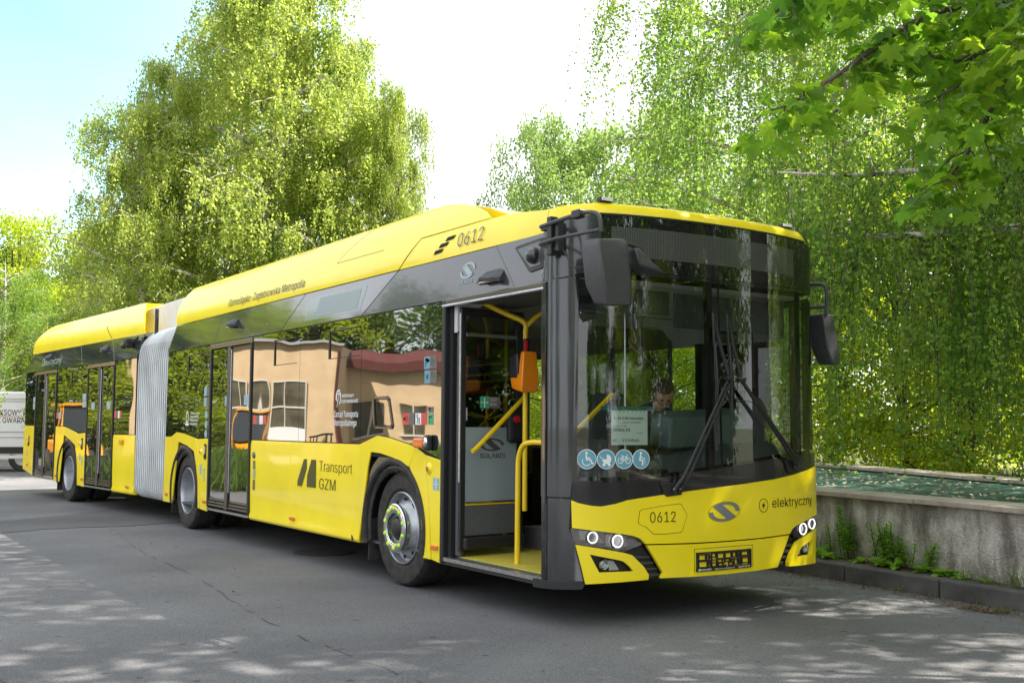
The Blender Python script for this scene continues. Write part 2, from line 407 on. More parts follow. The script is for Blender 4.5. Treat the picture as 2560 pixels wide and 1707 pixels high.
# kerb stones ---------------------------------------------------------
KERBM = principled('kerb_concrete', (.065, .063, .063), .9); add_noise(KERBM, .3, 5, (.105, .10, .096), bump=.5, bscale=90)
def yk(x): return 2.135-.085*x-.004*x*x if x > -3 else 2.135+.255-.036+(-3-x)*.07
kerb = bpy.data.objects.new('kerb', None); C.objects.link(kerb); kerb.location = (0, 2.2, 0)
tag(kerb, kind='structure')
kg = G().box((0, .0, .04), (.985, .15, .20)); kme = kg.mesh('kerb_stone', KERBM)
for i in range(-14, 9):
    xc = .56-.0+i*1.0-1.0
    o = bpy.data.objects.new('kerb_stone', kme); C.objects.link(o); o.parent = kerb
    dy = (yk(xc+.4)-yk(xc-.4))/.8
    o.location = Vector((xc, yk(xc)+.075, 0))-kerb.location; o.rotation_euler = (0, random.uniform(-.004, .004), math.atan(dy)); bevel(o, .014, 3)
# verge of soil between kerb and basin wall, and beyond
vp = [(x, yk(x)+.14) for x in [-14, -10, -6, -3, -2, -1, 0, 1, 2, 4, 8.5]]
sheet('verge', vp+[(8.5, 7), (-14, 14)], .125, SOIL)
sheet('verge_far', [(-120, 21), (-60, 9.2), (-16, 3.9), (-14, 3.4), (-14, 13.9), (8.5, 6.9), (8.5, 1.95), (60, 2.5), (60, 60), (-120, 80)], .10, GRASSG)
# manhole cover -------------------------------------------------------
mhm = principled('cast_iron', (.075, .072, .07), .65, .3); add_noise(mhm, .4, 30)
mh = empty('manhole_cover', (-5.25, -.78, 0), 'round cast iron manhole cover in the asphalt behind the front wheel', 'manhole cover')
G().lathe([(0, -.002), (.32, -.002), (.32, .003), (.30, .004), (.295, .001), (0, .001)], (0, 0, 0), 'z', 40).obj('frame_ring', mhm, mh)
g = G()
for i in range(-5, 6):
    for j in range(-5, 6):
        if math.hypot(i, j) < 5.2: g.box((i*.051, j*.051, .003), (.030, .030, .005))
lid = g.obj('lid_studs', mhm, mh)

# stained concrete basin -----------------------------------------------
def stained():
    m = bpy.data.materials.new('stained_render'); m.use_nodes = True; t = m.node_tree; b = t.nodes['Principled BSDF']; l = t.links.new
    tc = N(t, 'ShaderNodeTexCoord'); mp = N(t, 'ShaderNodeMapping'); mp.inputs['Scale'].default_value = (3.2, 3.2, .7)
    a = N(t, 'ShaderNodeTexNoise'); a.inputs['Scale'].default_value = 1.3; a.inputs['Detail'].default_value = 8; a.inputs['Roughness'].default_value = .62
    c = N(t, 'ShaderNodeTexNoise'); c.inputs['Scale'].default_value = 3.5; c.inputs['Detail'].default_value = 9; c.inputs['Roughness'].default_value = .7
    f = N(t, 'ShaderNodeTexNoise'); f.inputs['Scale'].default_value = 60; f.inputs['Detail'].default_value = 4
    l(tc.outputs['Object'], mp.inputs[0]); l(mp.outputs[0], a.inputs[0]); l(tc.outputs['Object'], c.inputs[0]); l(tc.outputs['Object'], f.inputs[0])
    cr = N(t, 'ShaderNodeValToRGB'); e = cr.color_ramp.elements
    e[0].position = .34; e[0].color = (.16, .15, .14, 1); e[1].position = .62; e[1].color = (.62, .61, .59, 1)
    k = e.new(.45); k.color = (.30, .285, .265, 1); k = e.new(.52); k.color = (.48, .46, .435, 1)
    l(a.outputs[0], cr.inputs[0])
    c2 = N(t, 'ShaderNodeValToRGB'); e = c2.color_ramp.elements; e[0].position = .38; e[0].color = (.56, .51, .45, 1); e[1].position = .6; e[1].color = (1.18, 1.16, 1.12, 1)
    l(c.outputs[0], c2.inputs[0])
    mm = N(t, 'ShaderNodeMix', data_type='RGBA', blend_type='MULTIPLY'); mm.inputs[0].default_value = .85
    l(cr.outputs[0], mm.inputs['A']); l(c2.outputs[0], mm.inputs['B'])
    m2 = N(t, 'ShaderNodeMix', data_type='RGBA', blend_type='MULTIPLY'); m2.inputs[0].default_value = 1
    fr = N(t, 'ShaderNodeMapRange'); fr.inputs['From Min'].default_value = .35; fr.inputs['From Max'].default_value = .65; fr.inputs['To Min'].default_value = .8; fr.inputs['To Max'].default_value = 1.12
    l(f.outputs[0], fr.inputs[0]); l(mm.outputs['Result'], m2.inputs['A']); l(fr.outputs[0], m2.inputs['B']); l(m2.outputs['Result'], b.inputs['Base Color'])
    b.inputs['Roughness'].default_value = .92
    bp = N(t, 'ShaderNodeBump'); bp.inputs['Strength'].default_value = .9; bp.inputs['Distance'].default_value = .02
    ad = N(t, 'ShaderNodeMath', operation='ADD'); l(c.outputs[0], ad.inputs[0]); l(f.outputs[0], ad.inputs[1]); l(ad.outputs[0], bp.inputs['Height']); l(bp.outputs[0], b.inputs['Normal'])
    return m
REND = stained()
COPM = principled('coping_stone', (.40, .34, .29), .85); add_noise(COPM, .25, 6, (.50, .44, .38), bump=.35, bscale=70)
basin = empty('concrete_basin', (0, 3.2, .1), 'low stained concrete basin wall topped with stone coping slabs beside the bus front', 'wall')
ib = Matrix.Translation(-basin.location)
def line(p, q, t): return (p[0]+(q[0]-p[0])*t, p[1]+(q[1]-p[1])*t)
NA, NB = (-9.0, 4.33), (8.0, .97+.02)   # near wall line
nd = Vector((NB[0]-NA[0], NB[1]-NA[1], 0)).normalized(); nn = Vector((-nd.y, nd.x, 0))
Ln = math.hypot(NB[0]-NA[0], NB[1]-NA[1])
bm = bmesh.new(); nx, nzz = 170, 12; rnd = random.Random(5)
grid = [[bm.verts.new(Vector((NA[0], NA[1], 0))+nd*(Ln*i/nx)+nn*(rnd.uniform(-.006, .006)+.012*math.sin(i*.7)*math.sin(j*.9))+Vector((0, 0, -.02+.70*j/nzz))) for j in range(nzz+1)] for i in range(nx+1)]
for i in range(nx):
    for j in range(nzz): bm.faces.new((grid[i][j], grid[i+1][j], grid[i+1][j+1], grid[i][j+1]))
r = bmesh.ops.extrude_face_region(bm, geom=bm.faces[:])
for v in r['geom']:
    if isinstance(v, bmesh.types.BMVert): v.co += nn*.30
bmesh.ops.recalc_face_normals(bm, faces=bm.faces)
me = bpy.data.meshes.new('front_wall'); bm.to_mesh(me); bm.free(); me.materials.append(REND); finish(me, True, 50)
link(bpy.data.objects.new('front_wall', me), basin, ib)
k = 0; pos = 0
rnd = random.Random(9)
while pos < Ln-.1:
    w = rnd.uniform(.78, .98); w = min(w, Ln-pos)
    c = Vector((NA[0], NA[1], .704))+nd*(pos+w/2)+nn*.185
    o = G().box((0, 0, 0), (w-.008, .47, .045)).obj('coping_slab', COPM, basin, ib@Matrix.Translation(c+Vector((0, rnd.uniform(-.006, .006), rnd.uniform(-.003, .003))))@Matrix.Rotation(math.atan2(nd.y, nd.x)+rnd.uniform(-.004, .004), 4, 'Z'), bev=.006)
    pos += w
# far rim of the basin
FI0, FI1, FO0, FO1 = (-11.6, 11.17), (5.4, 3.19), (-12.5, 12.26), (5.2, 3.72)
fd = Vector((FI1[0]-FI0[0], FI1[1]-FI0[1], 0)); Lf = fd.length; fd.normalize(); fn = Vector((-fd.y, fd.x, 0))
g = G().box((0, 0, 0), (Lf, .3, .66)); g.obj('back_wall', REND, basin, ib@Matrix.Translation(Vector((FI0[0], FI0[1], .33))+fd*Lf/2+fn*.25)@Matrix.Rotation(math.atan2(fd.y, fd.x), 4, 'Z'))
pos = 0
while pos < Lf-.1:
    w = min(rnd.uniform(.85, 1.05), Lf-pos)
    G().box((0, 0, 0), (w-.01, .52, .045)).obj('coping_slab', COPM, basin, ib@Matrix.Translation(Vector((FI0[0], FI0[1], .704+rnd.uniform(-.004, .004)))+fd*(pos+w/2)+fn*.25)@Matrix.Rotation(math.atan2(fd.y, fd.x), 4, 'Z'), bev=.006)
    pos += w
g = G().box((5.6, 2.9, .33), (.25, 3.2, .66), .1); g.obj('end_wall', REND, basin, ib)
# green netting stretched over the basin, sagging and creased
NETM = principled('green_net', (.018, .075, .055), .75); add_noise(NETM, .45, 3, (.05, .13, .10), bump=.5, bscale=60)
vs = []; fs = []; nu, nv = 150, 46
a0 = Vector((NA[0], NA[1], 0))+nn*.36; a1 = Vector((NB[0], NB[1], 0))-nd*2.6+nn*.36; b0 = Vector((FI0[0], FI0[1], 0)); b1 = Vector((FI1[0], FI1[1], 0))
rr = np.random.RandomState(4); ph = rr.rand(12)*6.28
for i in range(nu+1):
    for j in range(nv+1):
        u, v = i/nu, j/nv; p = a0.lerp(a1, u).lerp(b0.lerp(b1, u), v)
        s = 4*v*(1-v)
        z = .665-.03*s+.014*s*math.sin(6*p.x+3*math.sin(2.3*p.y+ph[0])+ph[1])+.012*s*math.sin(11*p.y+2*math.sin(3*p.x))+.008*rr.rand()*s
        vs.append((p.x, p.y, z))
fs = [(i*(nv+1)+j, (i+1)*(nv+1)+j, (i+1)*(nv+1)+j+1, i*(nv+1)+j+1) for i in range(nu) for j in range(nv)]
me = bpy.data.meshes.new('green_netting'); me.from_pydata(vs, [], fs); me.materials.append(NETM); finish(me, True, 180)
net = bpy.data.objects.new('green_netting', me); C.objects.link(net); tag(net, 'dark green netting stretched over the top of the concrete basin', 'netting')

# ================================================================== THE BUS
bus = empty('articulated_bus', (0, 0, 0), 'yellow articulated electric bus with grey concertina joint and open front door', 'bus')
XP = Vector((-10.692, 0, 0)); MR = Matrix.Translation(XP)@Matrix.Rotation(.0701, 4, 'Z')
B = bus
def sp(name, pts, mat, th=.012, off=-.012, **k): return panel(name, pts, mat, k.pop('surf', S_side), k.pop('parent', B), th, off, **k)
CV = .06
# --- structure behind the panels: dark core keeps gaps black
def core(name, x0, x1, M=None, holes=False):
    g = G().box(((x0+x1)/2, -1.245, .74), (x1-x0, .02, .80)); return g
# side skirts with a rounded lower lip
def skirt(name, x0, x1, z0, z1, M=None, parent=B, sg=-1):
    yo = 1.275; prof = [(yo-.07, z0), (yo-.014, z0), (yo, z0+.022), (yo, z0+.055), (yo-.010, z0+.085), (yo-.004, z0+.30), (yo, z1-.06), (yo-.008, z1), (yo-.05, z1)]
    g = G().prism([(sg*a, b) for a, b in prof], 'x', x0, x1); return g.obj(name, Y_, parent, M, bev=.005, smooth=True, angle=25)
skirt('skirt_panel', -6.155, -5.0, .295, 1.162); skirt('skirt_panel', -4.994, -3.378, .295, 1.162)
# wheel arch surrounds : outline, inner edge
def arch(outer, inner, M=None, surf=S_side):
    """yellow ring open at the bottom; outer and inner lists run from rear foot over the top to front foot with equal length"""
    polys = [[outer[i], outer[i+1], inner[i+1], inner[i]] for i in range(len(outer)-1)]
    return panel('wheel_arch_panel', polys, Y_, surf, B, .016, -.012, M=M, bev=.006)
arch([(-3.374, .30), (-3.374, 1.11), (-3.374, 1.164), (-3.03, 1.243), (-2.80, 1.225), (-2.335, 1.157)], [(-3.368, .30), (-3.21, .96), (-3.155, 1.100), (-2.96, 1.092), (-2.72, 1.06), (-2.442, .995)])
arch([(-2.335, 1.157), (-2.19, 1.105), (-2.12, .75), (-2.06, .285)], [(-2.442, .995), (-2.33, .88), (-2.25, .70), (-2.19, .285)])
sp('access_panel', [(-2.183, 1.10), (-1.925, 1.062), (-1.925, .272), (-2.052, .285), (-2.115, .75)], Y_, .012, -.010, bev=.005)
arch([(-9.46, .30), (-9.44, 1.02), (-9.44, 1.162), (-9.16, 1.168), (-8.925, 1.228), (-8.62, 1.212), (-8.20, 1.166)], [(-9.06, .30), (-8.99, .60), (-8.84, 1.106), (-8.83, 1.104), (-8.66, 1.085), (-8.45, 1.06), (-8.179, 1.0)])
arch([(-8.20, 1.166), (-8.07, 1.150), (-7.93, .75), (-7.88, .30)], [(-8.179, 1.0), (-8.06, .80), (-7.99, .62), (-7.955, .30)])
sp('access_panel', [(-8.06, 1.15), (-7.60, 1.160), (-7.60, .285), (-7.872, .295), (-7.92, .75)], Y_, .012, -.010, bev=.005)
# rear unit
def rp_(name, pts, mat, th=.012, off=-.012, **k): return panel(name, pts, mat, S_side, B, th, off, M=MR, **k)
skirt('skirt_panel', -1.36, -.355, .295, 1.170, MR)
arch([(-4.60, .32), (-4.58, 1.1), (-4.57, 1.285), (-4.07, 1.281), (-3.75, 1.245), (-3.33, 1.185)], [(-4.237, .32), (-4.17, .60), (-4.046, 1.128), (-3.95, 1.12), (-3.68, 1.06), (-3.364, .973)], MR)
arch([(-3.33, 1.185), (-3.24, 1.165), (-3.13, .75), (-3.07, .31)], [(-3.364, .973), (-3.26, .80), (-3.20, .62), (-3.165, .31)], MR)
rp_('access_panel', [(-3.23, 1.165), (-2.76, 1.182), (-2.76, .30), (-3.062, .31), (-3.12, .75)], Y_, .012, -.010, bev=.005)
rp_('skirt_panel', [(-6.02, 1.288), (-6.76, 1.29), (-6.80, .9), (-6.79, .46), (-6.0, .355)], Y_, .012, -.010, bev=.005)
# dark infill and rubber arch lips, brushes
def archfill(cx, M=None):
    r0 = .505; n = 20; pts = [(cx+r0*math.cos(R(a)), .478+r0*math.sin(R(a))) for a in np.linspace(-18, 198, n)]
    o_ = [(cx-.62, .32), (cx-.36, 1.13), (cx-.05, 1.13), (cx+.34, 1.05), (cx+.54, .75), (cx+.60, .32)]
    outer = [(cx+(.66)*math.cos(R(a)), .478+.66*math.sin(R(a))) for a in np.linspace(-14, 194, n)]
    polys = [[outer[i], outer[i+1], pts[i+1], pts[i]] for i in range(n-1)]
    panel('arch_infill', polys, BRONZE, S_side, B, .006, -.022, M=M)
    arc = [(cx+.545*math.cos(R(a)), -1.268, .478+.552*math.sin(R(a))) for a in np.linspace(-18, 198, 40)]
    lip = G().tube(arc, .030, 8).obj('arch_lip', RUB, B, M, smooth=True)
    g = G(); rn = random.Random(int(cx*100))
    for a in np.linspace(-14, 196, 420):
        r1 = .53; r2 = .452+rn.uniform(-.008, .008); ca, sa = math.cos(R(a)), math.sin(R(a)); ca2, sa2 = math.cos(R(a+rn.uniform(-1, 1))), math.sin(R(a)); w = .006
        g.add([(cx+r1*ca-sa*w, -1.262, .478+r1*sa+ca*w), (cx+r1*ca+sa*w, -1.262, .478+r1*sa-ca*w), (cx+r2*ca2, -1.25, .478+r2*sa2)], [(0, 1, 2)])
    b = g.obj('arch_brush', RUB, lip)
    # wheel well
    wl = [(cx+.585*math.cos(R(a)), .478+.585*math.sin(R(a))) for a in np.linspace(-12, 192, 24)]
    G().add([(x, y, z) for x, z in wl for y in (-1.255, -.62)], [(2*i, 2*i+1, 2*i+3, 2*i+2) for i in range(23)]).obj('wheel_well', DIN, B, M)
    G().box((cx, -.62, .72), (1.16, .02, .70)).obj('wheel_well_back', DIN, B, M)
archfill(-2.72); archfill(-8.56); archfill(-3.80, MR)

# --- wheels
def wheel(x, y, M, front, side=-1):
    Mw = (M or Matrix())@Matrix.Translation((x, y, .478))@Matrix.Scale(1 if side < 0 else -1, 4, (0, 1, 0))
    w = G().lathe([(.300, .02), (.33, -.012), (.40, -.018), (.455, -.006), (.474, .02), (.478, .05), (.478, .23), (.474, .26), (.44, .28), (.30, .27)], (0, 0, 0), 'y', 56)
    tyre = w.obj('wheel', RUB, B, Mw, smooth=True); tyre['label'] = 'front wheel with bright hub ring' if front else 'wheel with deep dished silver rim'
    g = G()
    for i in range(4):
        yy = .075+i*.045; g.lathe([(.4785, yy), (.4700, yy+.001), (.4700, yy+.009), (.4785, yy+.010)], (0, 0, 0), 'y', 48)
    g.obj('tread_groove', DIN, tyre)
    if front:
        g = G().lathe([(.300, .02), (.300, -.004), (.292, -.010), (.284, .0), (.282, .06), (.262, .065), (.235, .04), (.20, -.01), (.155, -.045), (.10, -.045), (.10, .0)], (0, 0, 0), 'y', 56)
        rim = g.obj('rim', RIM, tyre, smooth=True, angle=50)
        hh = G()
        for k in range(10):
            a = 2*math.pi*(k+.5)/10; hh.lathe([(0, 0), (.026, 0)], (.232*math.cos(a), .026, .232*math.sin(a)), 'y', 14)
        hh.obj('rim_hole', DIN, tyre)
        ringm = G().lathe([(.125, -.066), (.125, -.078), (.135, -.083), (.190, -.083), (.203, -.076), (.205, -.060), (.198, -.050)], (0, 0, 0), 'y', 56)
        ringm.obj('hub_ring', CHR, tyre, smooth=True, angle=40)
        for k in range(10):
            a = 2*math.pi*(k+.5)/10
            G().lathe([(0, -.095), (.010, -.094), (.0165, -.089), (.019, -.083), (.019, -.03)], (.165*math.cos(a), 0, .165*math.sin(a)), 'y', 12).obj('wheel_nut_cap', LIME, tyre, smooth=True)
        G().lathe([(0, -.075), (.06, -.075), (.085, -.06), (.10, -.03), (.10, .02)], (0, 0, 0), 'y', 28).obj('hub', BLK, tyre, smooth=True)
    else:
        g = G().lathe([(.300, .02), (.298, -.006), (.288, -.010), (.282, .0), (.276, .05), (.268, .10), (.255, .155), (.20, .175), (.155, .165), (.14, .12), (.10, .12), (0, .125)], (0, 0, 0), 'y', 56)
        g.obj('rim', RIM, tyre, smooth=True, angle=50)
        w = G().lathe([(.30, .38), (.44, .36), (.474, .38), (.478, .41), (.478, .60), (.44, .64), (.30, .64)], (0, 0, 0), 'y', 48); w.obj('inner_tyre', RUB, tyre, smooth=True)
    return tyre
wheel(-2.70, -1.196, None, True); wheel(-8.60, -1.205, None, False); wheel(-3.89, -1.205, MR, False)
wheel(-2.70, 1.196, None, True, 1); wheel(-8.60, 1.205, None, False, 1); wheel(-3.89, 1.205, MR, False, 1)
for x, M in ((-3.24, None), (-9.18, None), (-4.48, MR)):
    G().box((x, -1.06, .34), (.014, .36, .36), M=Matrix.Rotation(.06, 3, 'Y').to_4x4()).obj('mud_flap', RUB, B, M, bev=.004)
g = G().box((-5.4, .0, .30), (4.8, 2.3, .03)).box((-1.3, .0, .295), (1.6, 2.3, .02)).box((-4.9, .1, .24), (2.6, 1.2, .10)); g.obj('chassis', DIN, B)
g = G().box((-1.6, 0, .33), (2.6, 2.3, .04)).box((-5.4, 0, .40), (2.0, 2.2, .04)).tube([(-3.89, -1.0, .45), (-3.89, 1.0, .45)], .08); g.obj('chassis', DIN, B, MR)
G().tube([(-8.6, -1.0, .45), (-8.6, 1.0, .45)], .08).tube([(-2.7, -1.0, .42), (-2.7, 1.0, .42)], .06).obj('axle', DIN, B)

# --- side windows (toughened dark glass, opaque behind from this side)
def win(name, pts, M=None, off=-.008):
    return panel(name, pts, DGLASS, S_side, B, .006, off, M=M)
zt = 2.300
win('window', [(-9.45, 1.170), (-9.17, 1.174), (-8.93, 1.234), (-8.60, 1.217), (-8.06, 1.158), (-7.605, 1.168), (-7.605, zt), (-9.43, zt)])
win('window', [(-6.155, 1.170), (-4.806, 1.170), (-4.806, zt), (-6.155, zt)])
win('window', [(-4.800, 1.170), (-3.386, 1.170), (-3.386, zt), (-4.800, zt)])
win('window', [(-3.380, 1.170), (-3.03, 1.250), (-2.79, 1.232), (-2.33, 1.164), (-1.925, 1.070), (-1.925, zt), (-3.380, zt)])
win('window', [(-1.19, 1.178), (-.375, 1.178), (-.375, zt), (-1.19, zt)], MR)
win('window', [(-1.365, 1.178), (-1.196, 1.178), (-1.196, zt), (-1.365, zt)], MR)
win('window', [(-4.595, 1.292), (-4.07, 1.289), (-3.75, 1.253), (-3.24, 1.192), (-2.765, 1.190), (-2.765, zt), (-4.595, zt)], MR)
win('window', [(-6.02, 1.296), (-6.765, 1.298), (-6.80, 1.93), (-6.785, zt), (-6.02, zt)], MR)
# opaque trim behind the dark windows
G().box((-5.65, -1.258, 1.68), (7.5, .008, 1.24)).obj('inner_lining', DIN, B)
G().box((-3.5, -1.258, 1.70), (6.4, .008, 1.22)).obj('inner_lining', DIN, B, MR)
# opening toplight frames
def toplight(x0, x1, z0, z1, M=None):
    P = [(x0, z0), (x0, z1), (x1, z1), (x1, z0)]
    polys = [[(x0, z0), (x0, z1), (x0+.028, z1), (x0+.028, z0)]]
    panel('toplight_frame', polys+stroke([(x0, z1), (x1, z1)], .012)+stroke([(x0, z0), (x1, z0)], .005), BLK, S_side, B, .006, .0, M=M, smooth=False)
toplight(-5.50, -4.90, 1.955, 2.215); toplight(-4.09, -3.42, 1.955, 2.215); toplight(-8.51, -7.62, 1.955, 2.21); toplight(-3.69, -2.80, 1.97, 2.225, MR)

# --- grey band above the windows
def band(pts, M=None, mat=BAND): return panel('band_panel', pts, mat, S_side, B, .012, -.006, cv=.08, M=M, bev=.003)
band([(-9.44, 2.308), (-8.9, 2.308), (-8.68, 2.645), (-9.17, 2.645)])
band([(-8.893, 2.308), (-7.5, 2.308), (-7.28, 2.645), (-8.673, 2.645)])
band([(-7.493, 2.308), (-5.335, 2.308), (-4.752, 2.645), (-7.273, 2.645)])
band([(-5.325, 2.308), (-3.392, 2.308), (-2.742, 2.645), (-4.742, 2.645)])
band([(-3.382, 2.308), (-.89, 2.308), (-1.186, 2.645), (-2.732, 2.645)], mat=GREY)
band([(-.37, 2.308), (-1.4, 2.308), (-1.62, 2.645), (-.14, 2.645)], MR); band([(-1.407, 2.308), (-3.1, 2.308), (-3.3, 2.645), (-1.627, 2.645)], MR)
band([(-3.107, 2.308), (-5.0, 2.308), (-5.2, 2.645), (-3.307, 2.645)], MR); band([(-5.007, 2.308), (-6.79, 2.308), (-6.72, 2.43), (-6.44, 2.645), (-5.207, 2.645)], MR)
# corner panel carries on round the front pillar
cor = [(-(FS+.344), 2.308), (-(FS+.640), 2.645), (-(FS-.05), 2.645), (s_of_y(-1.20), 2.685), (s_of_y(-.995), 2.765), (s_of_y(-1.145), 2.332), (-(FS-.02), 2.318)]
cor = [(-(FS+.35), 2.308), (-(FS+.64), 2.645), (-(FS-.02), 2.655), (-(FS-.22), 2.735), (s_of_y(-1.015), 2.768), (s_of_y(-1.145), 2.345), (-(FS-.05), 2.312)]
panel('corner_panel', cor, GREY, lambda u, v, w: tuple(a+b for a, b in zip(S_front(u, v, w), (0, .10*(v-2.308)*(1 if u < -FS else 0), 0))), B, .014, -.006, cu=.03, cv=.08)
panel('rib', stroke([(-1.190, 2.645), (-.895, 2.312)], .014), BLKG, S_side, B, .01, .0)
for x, z in ((-3.05, 2.52), (-5.0, 2.46), (-5.75, 2.42)):
    decal('screw_cap', circ(x, z, .010, 10), LGP, S_side, B, .007)
# side destination display
decal('display_surround', [(-4.713, 2.36), (-3.422, 2.358), (-3.316, 2.585), (-4.60, 2.588)], principled('display_glass', (.16, .20, .22), .12, 0, .6), S_side, B, .0065)
decal('display_screen', [(-4.44, 2.385), (-3.50, 2.385), (-3.43, 2.565), (-4.36, 2.565)], principled('display_screen', (.27, .32, .35), .35), S_side, B, .008)

# --- roof fairings
def fair(name, pts, M=None, surf=S_side, mat=Y_): return panel(name, pts, mat, surf, B, .012, -.006, cu=.35, cv=.025, M=M, bev=.003)
F1 = [(-9.17, 2.652), (-2.742, 2.652), (-2.42, 2.885), (-1.34, 2.885), (-1.45, 2.95), (-1.75, 3.06), (-2.05, 3.135), (-2.35, 3.18), (-2.65, 3.198), (-9.30, 3.198), (-9.33, 3.10), (-9.27, 2.90)]
for sf in (S_side, S_left): fair('roof_fairing', F1, surf=sf)
F2 = [(-2.728, 2.652), (-.56, 2.652), (-.56, 2.815), (-.80, 2.845), (-1.06, 2.87), (-1.33, 2.879), (-2.412, 2.879)]
for sf in (S_side, S_left): panel('roof_fairing', F2, Y_, sf, B, .012, -.0105, cu=.35, cv=.05, bev=.003)
F3 = [(-.13, 2.652), (-.28, 2.86), (-.52, 3.03), (-.80, 3.15), (-1.0, 3.198), (-6.00, 3.198), (-6.30, 3.14), (-6.52, 2.93), (-6.46, 2.652)]
for sf in (S_side, S_left): fair('roof_fairing', F3, MR, sf)
# seams in the fairing
for pts in ([(-4.10, 2.878), (-3.72, 3.198)], [(-4.10, 2.878), (-3.1, 2.874)]):
    panel('seam', stroke(pts, .006), principled('seam_dark', (.25, .19, .01), .6), S_side, B, .0008, .0065, cv=.05, smooth=False)
panel('vent_slit', stroke([(-2.08, 2.89), (-1.66, 2.672)], .014), DIN, S_side, B, .001, .0065, M=MR, cv=.05)
for (x, z) in ((-1.895, 2.808), (-1.986, 2.764), (-2.060, 2.719)):
    panel('vent_slot', [(x-.075, z-.017), (x+.050, z-.011), (x+.082, z+.017), (x-.045, z+.013)], DIN, S_side, B, .002, .006)
# roof pods
prof = [(-9.33, 2.70), (-9.33, 3.10), (-9.28, 3.196), (-2.65, 3.196), (-2.35, 3.178), (-2.05, 3.133), (-1.75, 3.058), (-1.45, 2.955), (-1.25, 2.90), (-1.25, 2.70)]
G().prism([(a, b) for a, b in prof], 'y', -.955, .955).obj('roof_pod', Y_, B, smooth=True, angle=30)
prof = [(-1.0, 2.70), (-1.0, 3.196), (-6.0, 3.196), (-6.32, 3.13), (-6.50, 2.92), (-6.50, 2.70)]
G().prism(prof, 'y', -.955, .955).obj('roof_pod', Y_, B, MR, smooth=True, angle=30)
# front roof cap: rings drawn in from the outline to the roof crown
def zb(u):
    a = abs(u); e = s_of_y(.995)
    if a >= FS: return 2.652+.0*(a)
    if a <= e: return 2.772
    t = (FS-a)/(FS-e); return 2.652+.12*t
us = [FS+1.95-.15*i for i in range(10)]+list(np.linspace(FS+.5, -FS-.5, 60))+[-(FS+.65+.15*i) for i in range(10)]
def top_z(u):
    a = abs(u); e = s_of_y(.995)
    if a >= FS: x = -.54-(a-FS); return float(np.interp(-x, [.54, .80, 1.06, 1.33, 3], [2.818, 2.845, 2.868, 2.879, 2.879]))
    if a <= e: return 2.848
    return 2.848+(2.818-2.848)*((a-e)/(FS-e))
rings = [(None, 0, 0), (None, .25, 0), (None, .5, 0), (None, .75, 0), (None, 1, 0), (.12, 1, .018), (.28, 1, .040), (.6, 1, .07), (1, 1, .085)]
vs = []; nu = len(us)
for f, h, dz in rings:
    for u in us:
        a = abs(u); (x, y), (nx_, ny_) = outline(u); cx = min(x, -1.25); z = zb(u)+(top_z(u)-zb(u))*h; e = s_of_y(.995)
        if f is None:
            fr_ = 1 if a <= e else max(0, (FS-a)/(FS-e)) if a < FS else 0
            ins = fr_*(.035*h**2)+(1-fr_)*(side_inset(z))+(.014*min(1, max(0, (a-FS-.02)/.05)))
            vs.append((x-nx_*ins, y-ny_*ins, z))
        else: vs.append((x+(cx-x)*f, y+(0-y)*f, z+dz))
fs = [(r_*nu+i, r_*nu+i+1, (r_+1)*nu+i+1, (r_+1)*nu+i) for r_ in range(len(rings)-1) for i in range(nu-1)]
G().add(vs, fs).obj('roof_cap', Y_, B, smooth=True, angle=60)
for y in (-.93, .80):
    (x, yy), _n = outline(s_of_y(y)); t = G().box((x-.06, yy, 2.875), (.045, .11, .035)).obj('marker_lamp', BLK, B, bev=.008)
    G().box((x-.035, yy, 2.877), (.012, .09, .022)).obj('lens', principled('clear_lens', (.8, .8, .82), .15), t)
G().box((-5.2, 0, 2.66), (8.2, 2.3, .06)).obj('roof_deck', CEIL, B); G().box((-3.5, 0, 2.66), (6.3, 2.3, .06)).obj('roof_deck', CEIL, B, MR)

# --- articulation: concertina and roof cover
def joint_frame(t):
    """frame between the two units, t 0..1"""
    a = .0701*(t**1.0); p = Vector((-9.45, 0, 0)).lerp(MR@Vector((-.36, 0, 0)), t)
    return Matrix.Translation(p)@Matrix.Rotation(a, 4, 'Z')
def ujoint(off, shrink):
    hw = 1.245-shrink; pts = []
    z0, z1, r = .285+shrink, 2.70-shrink*.5, .16
    for s in (-1, 1):
        seq = []
        for k in range(7):
            a = R(90*k/6); seq.append((s*(hw-r+r*math.sin(a)), z0+r-r*math.cos(a)))
        seq.append((s*hw, 1.0)); seq.append((s*hw, 1.6)); seq.append((s*hw, 2.2))
        r2 = .30
        for k in range(8):
            a = R(90*k/7); seq.append((s*(hw-r2+r2*math.cos(a)), z1-r2+r2*math.sin(a)))
        pts += seq if s < 0 else seq[::-1]
    return pts
BELM = principled('bellows_fabric', (.20, .23, .24), .6); add_noise(BELM, .35, 3)
npl = 15; vs = []; base = ujoint(0, 0); m = len(base); cols = 0
prev_lean = 0
for i in range(npl*4+1):
    t = i/(npl*4); ph_ = i % 4; sh = {0: .085, 1: .030, 2: 0.0, 3: .030}[ph_]
    F = joint_frame(t); 
    for (y, z) in ujoint(0, sh):
        lean = .42*max(0, (z-2.25)/.45)**1.5*(1-t)+.30*max(0, (z-2.25)/.45)**1.5*t
        vs.append(F@Vector((lean, y, z)))
    cols += 1
fs = [(c*m+j, c*m+(j+1) % m, (c+1)*m+(j+1) % m, (c+1)*m+j) for c in range(cols-1) for j in range(m)]
G().add(vs, fs).obj('bellows', BELM, B, smooth=True, angle=45)
BRIB = principled('bellows_rib', (.66, .69, .70), .45, .1); add_noise(BRIB, .22, 2.2)
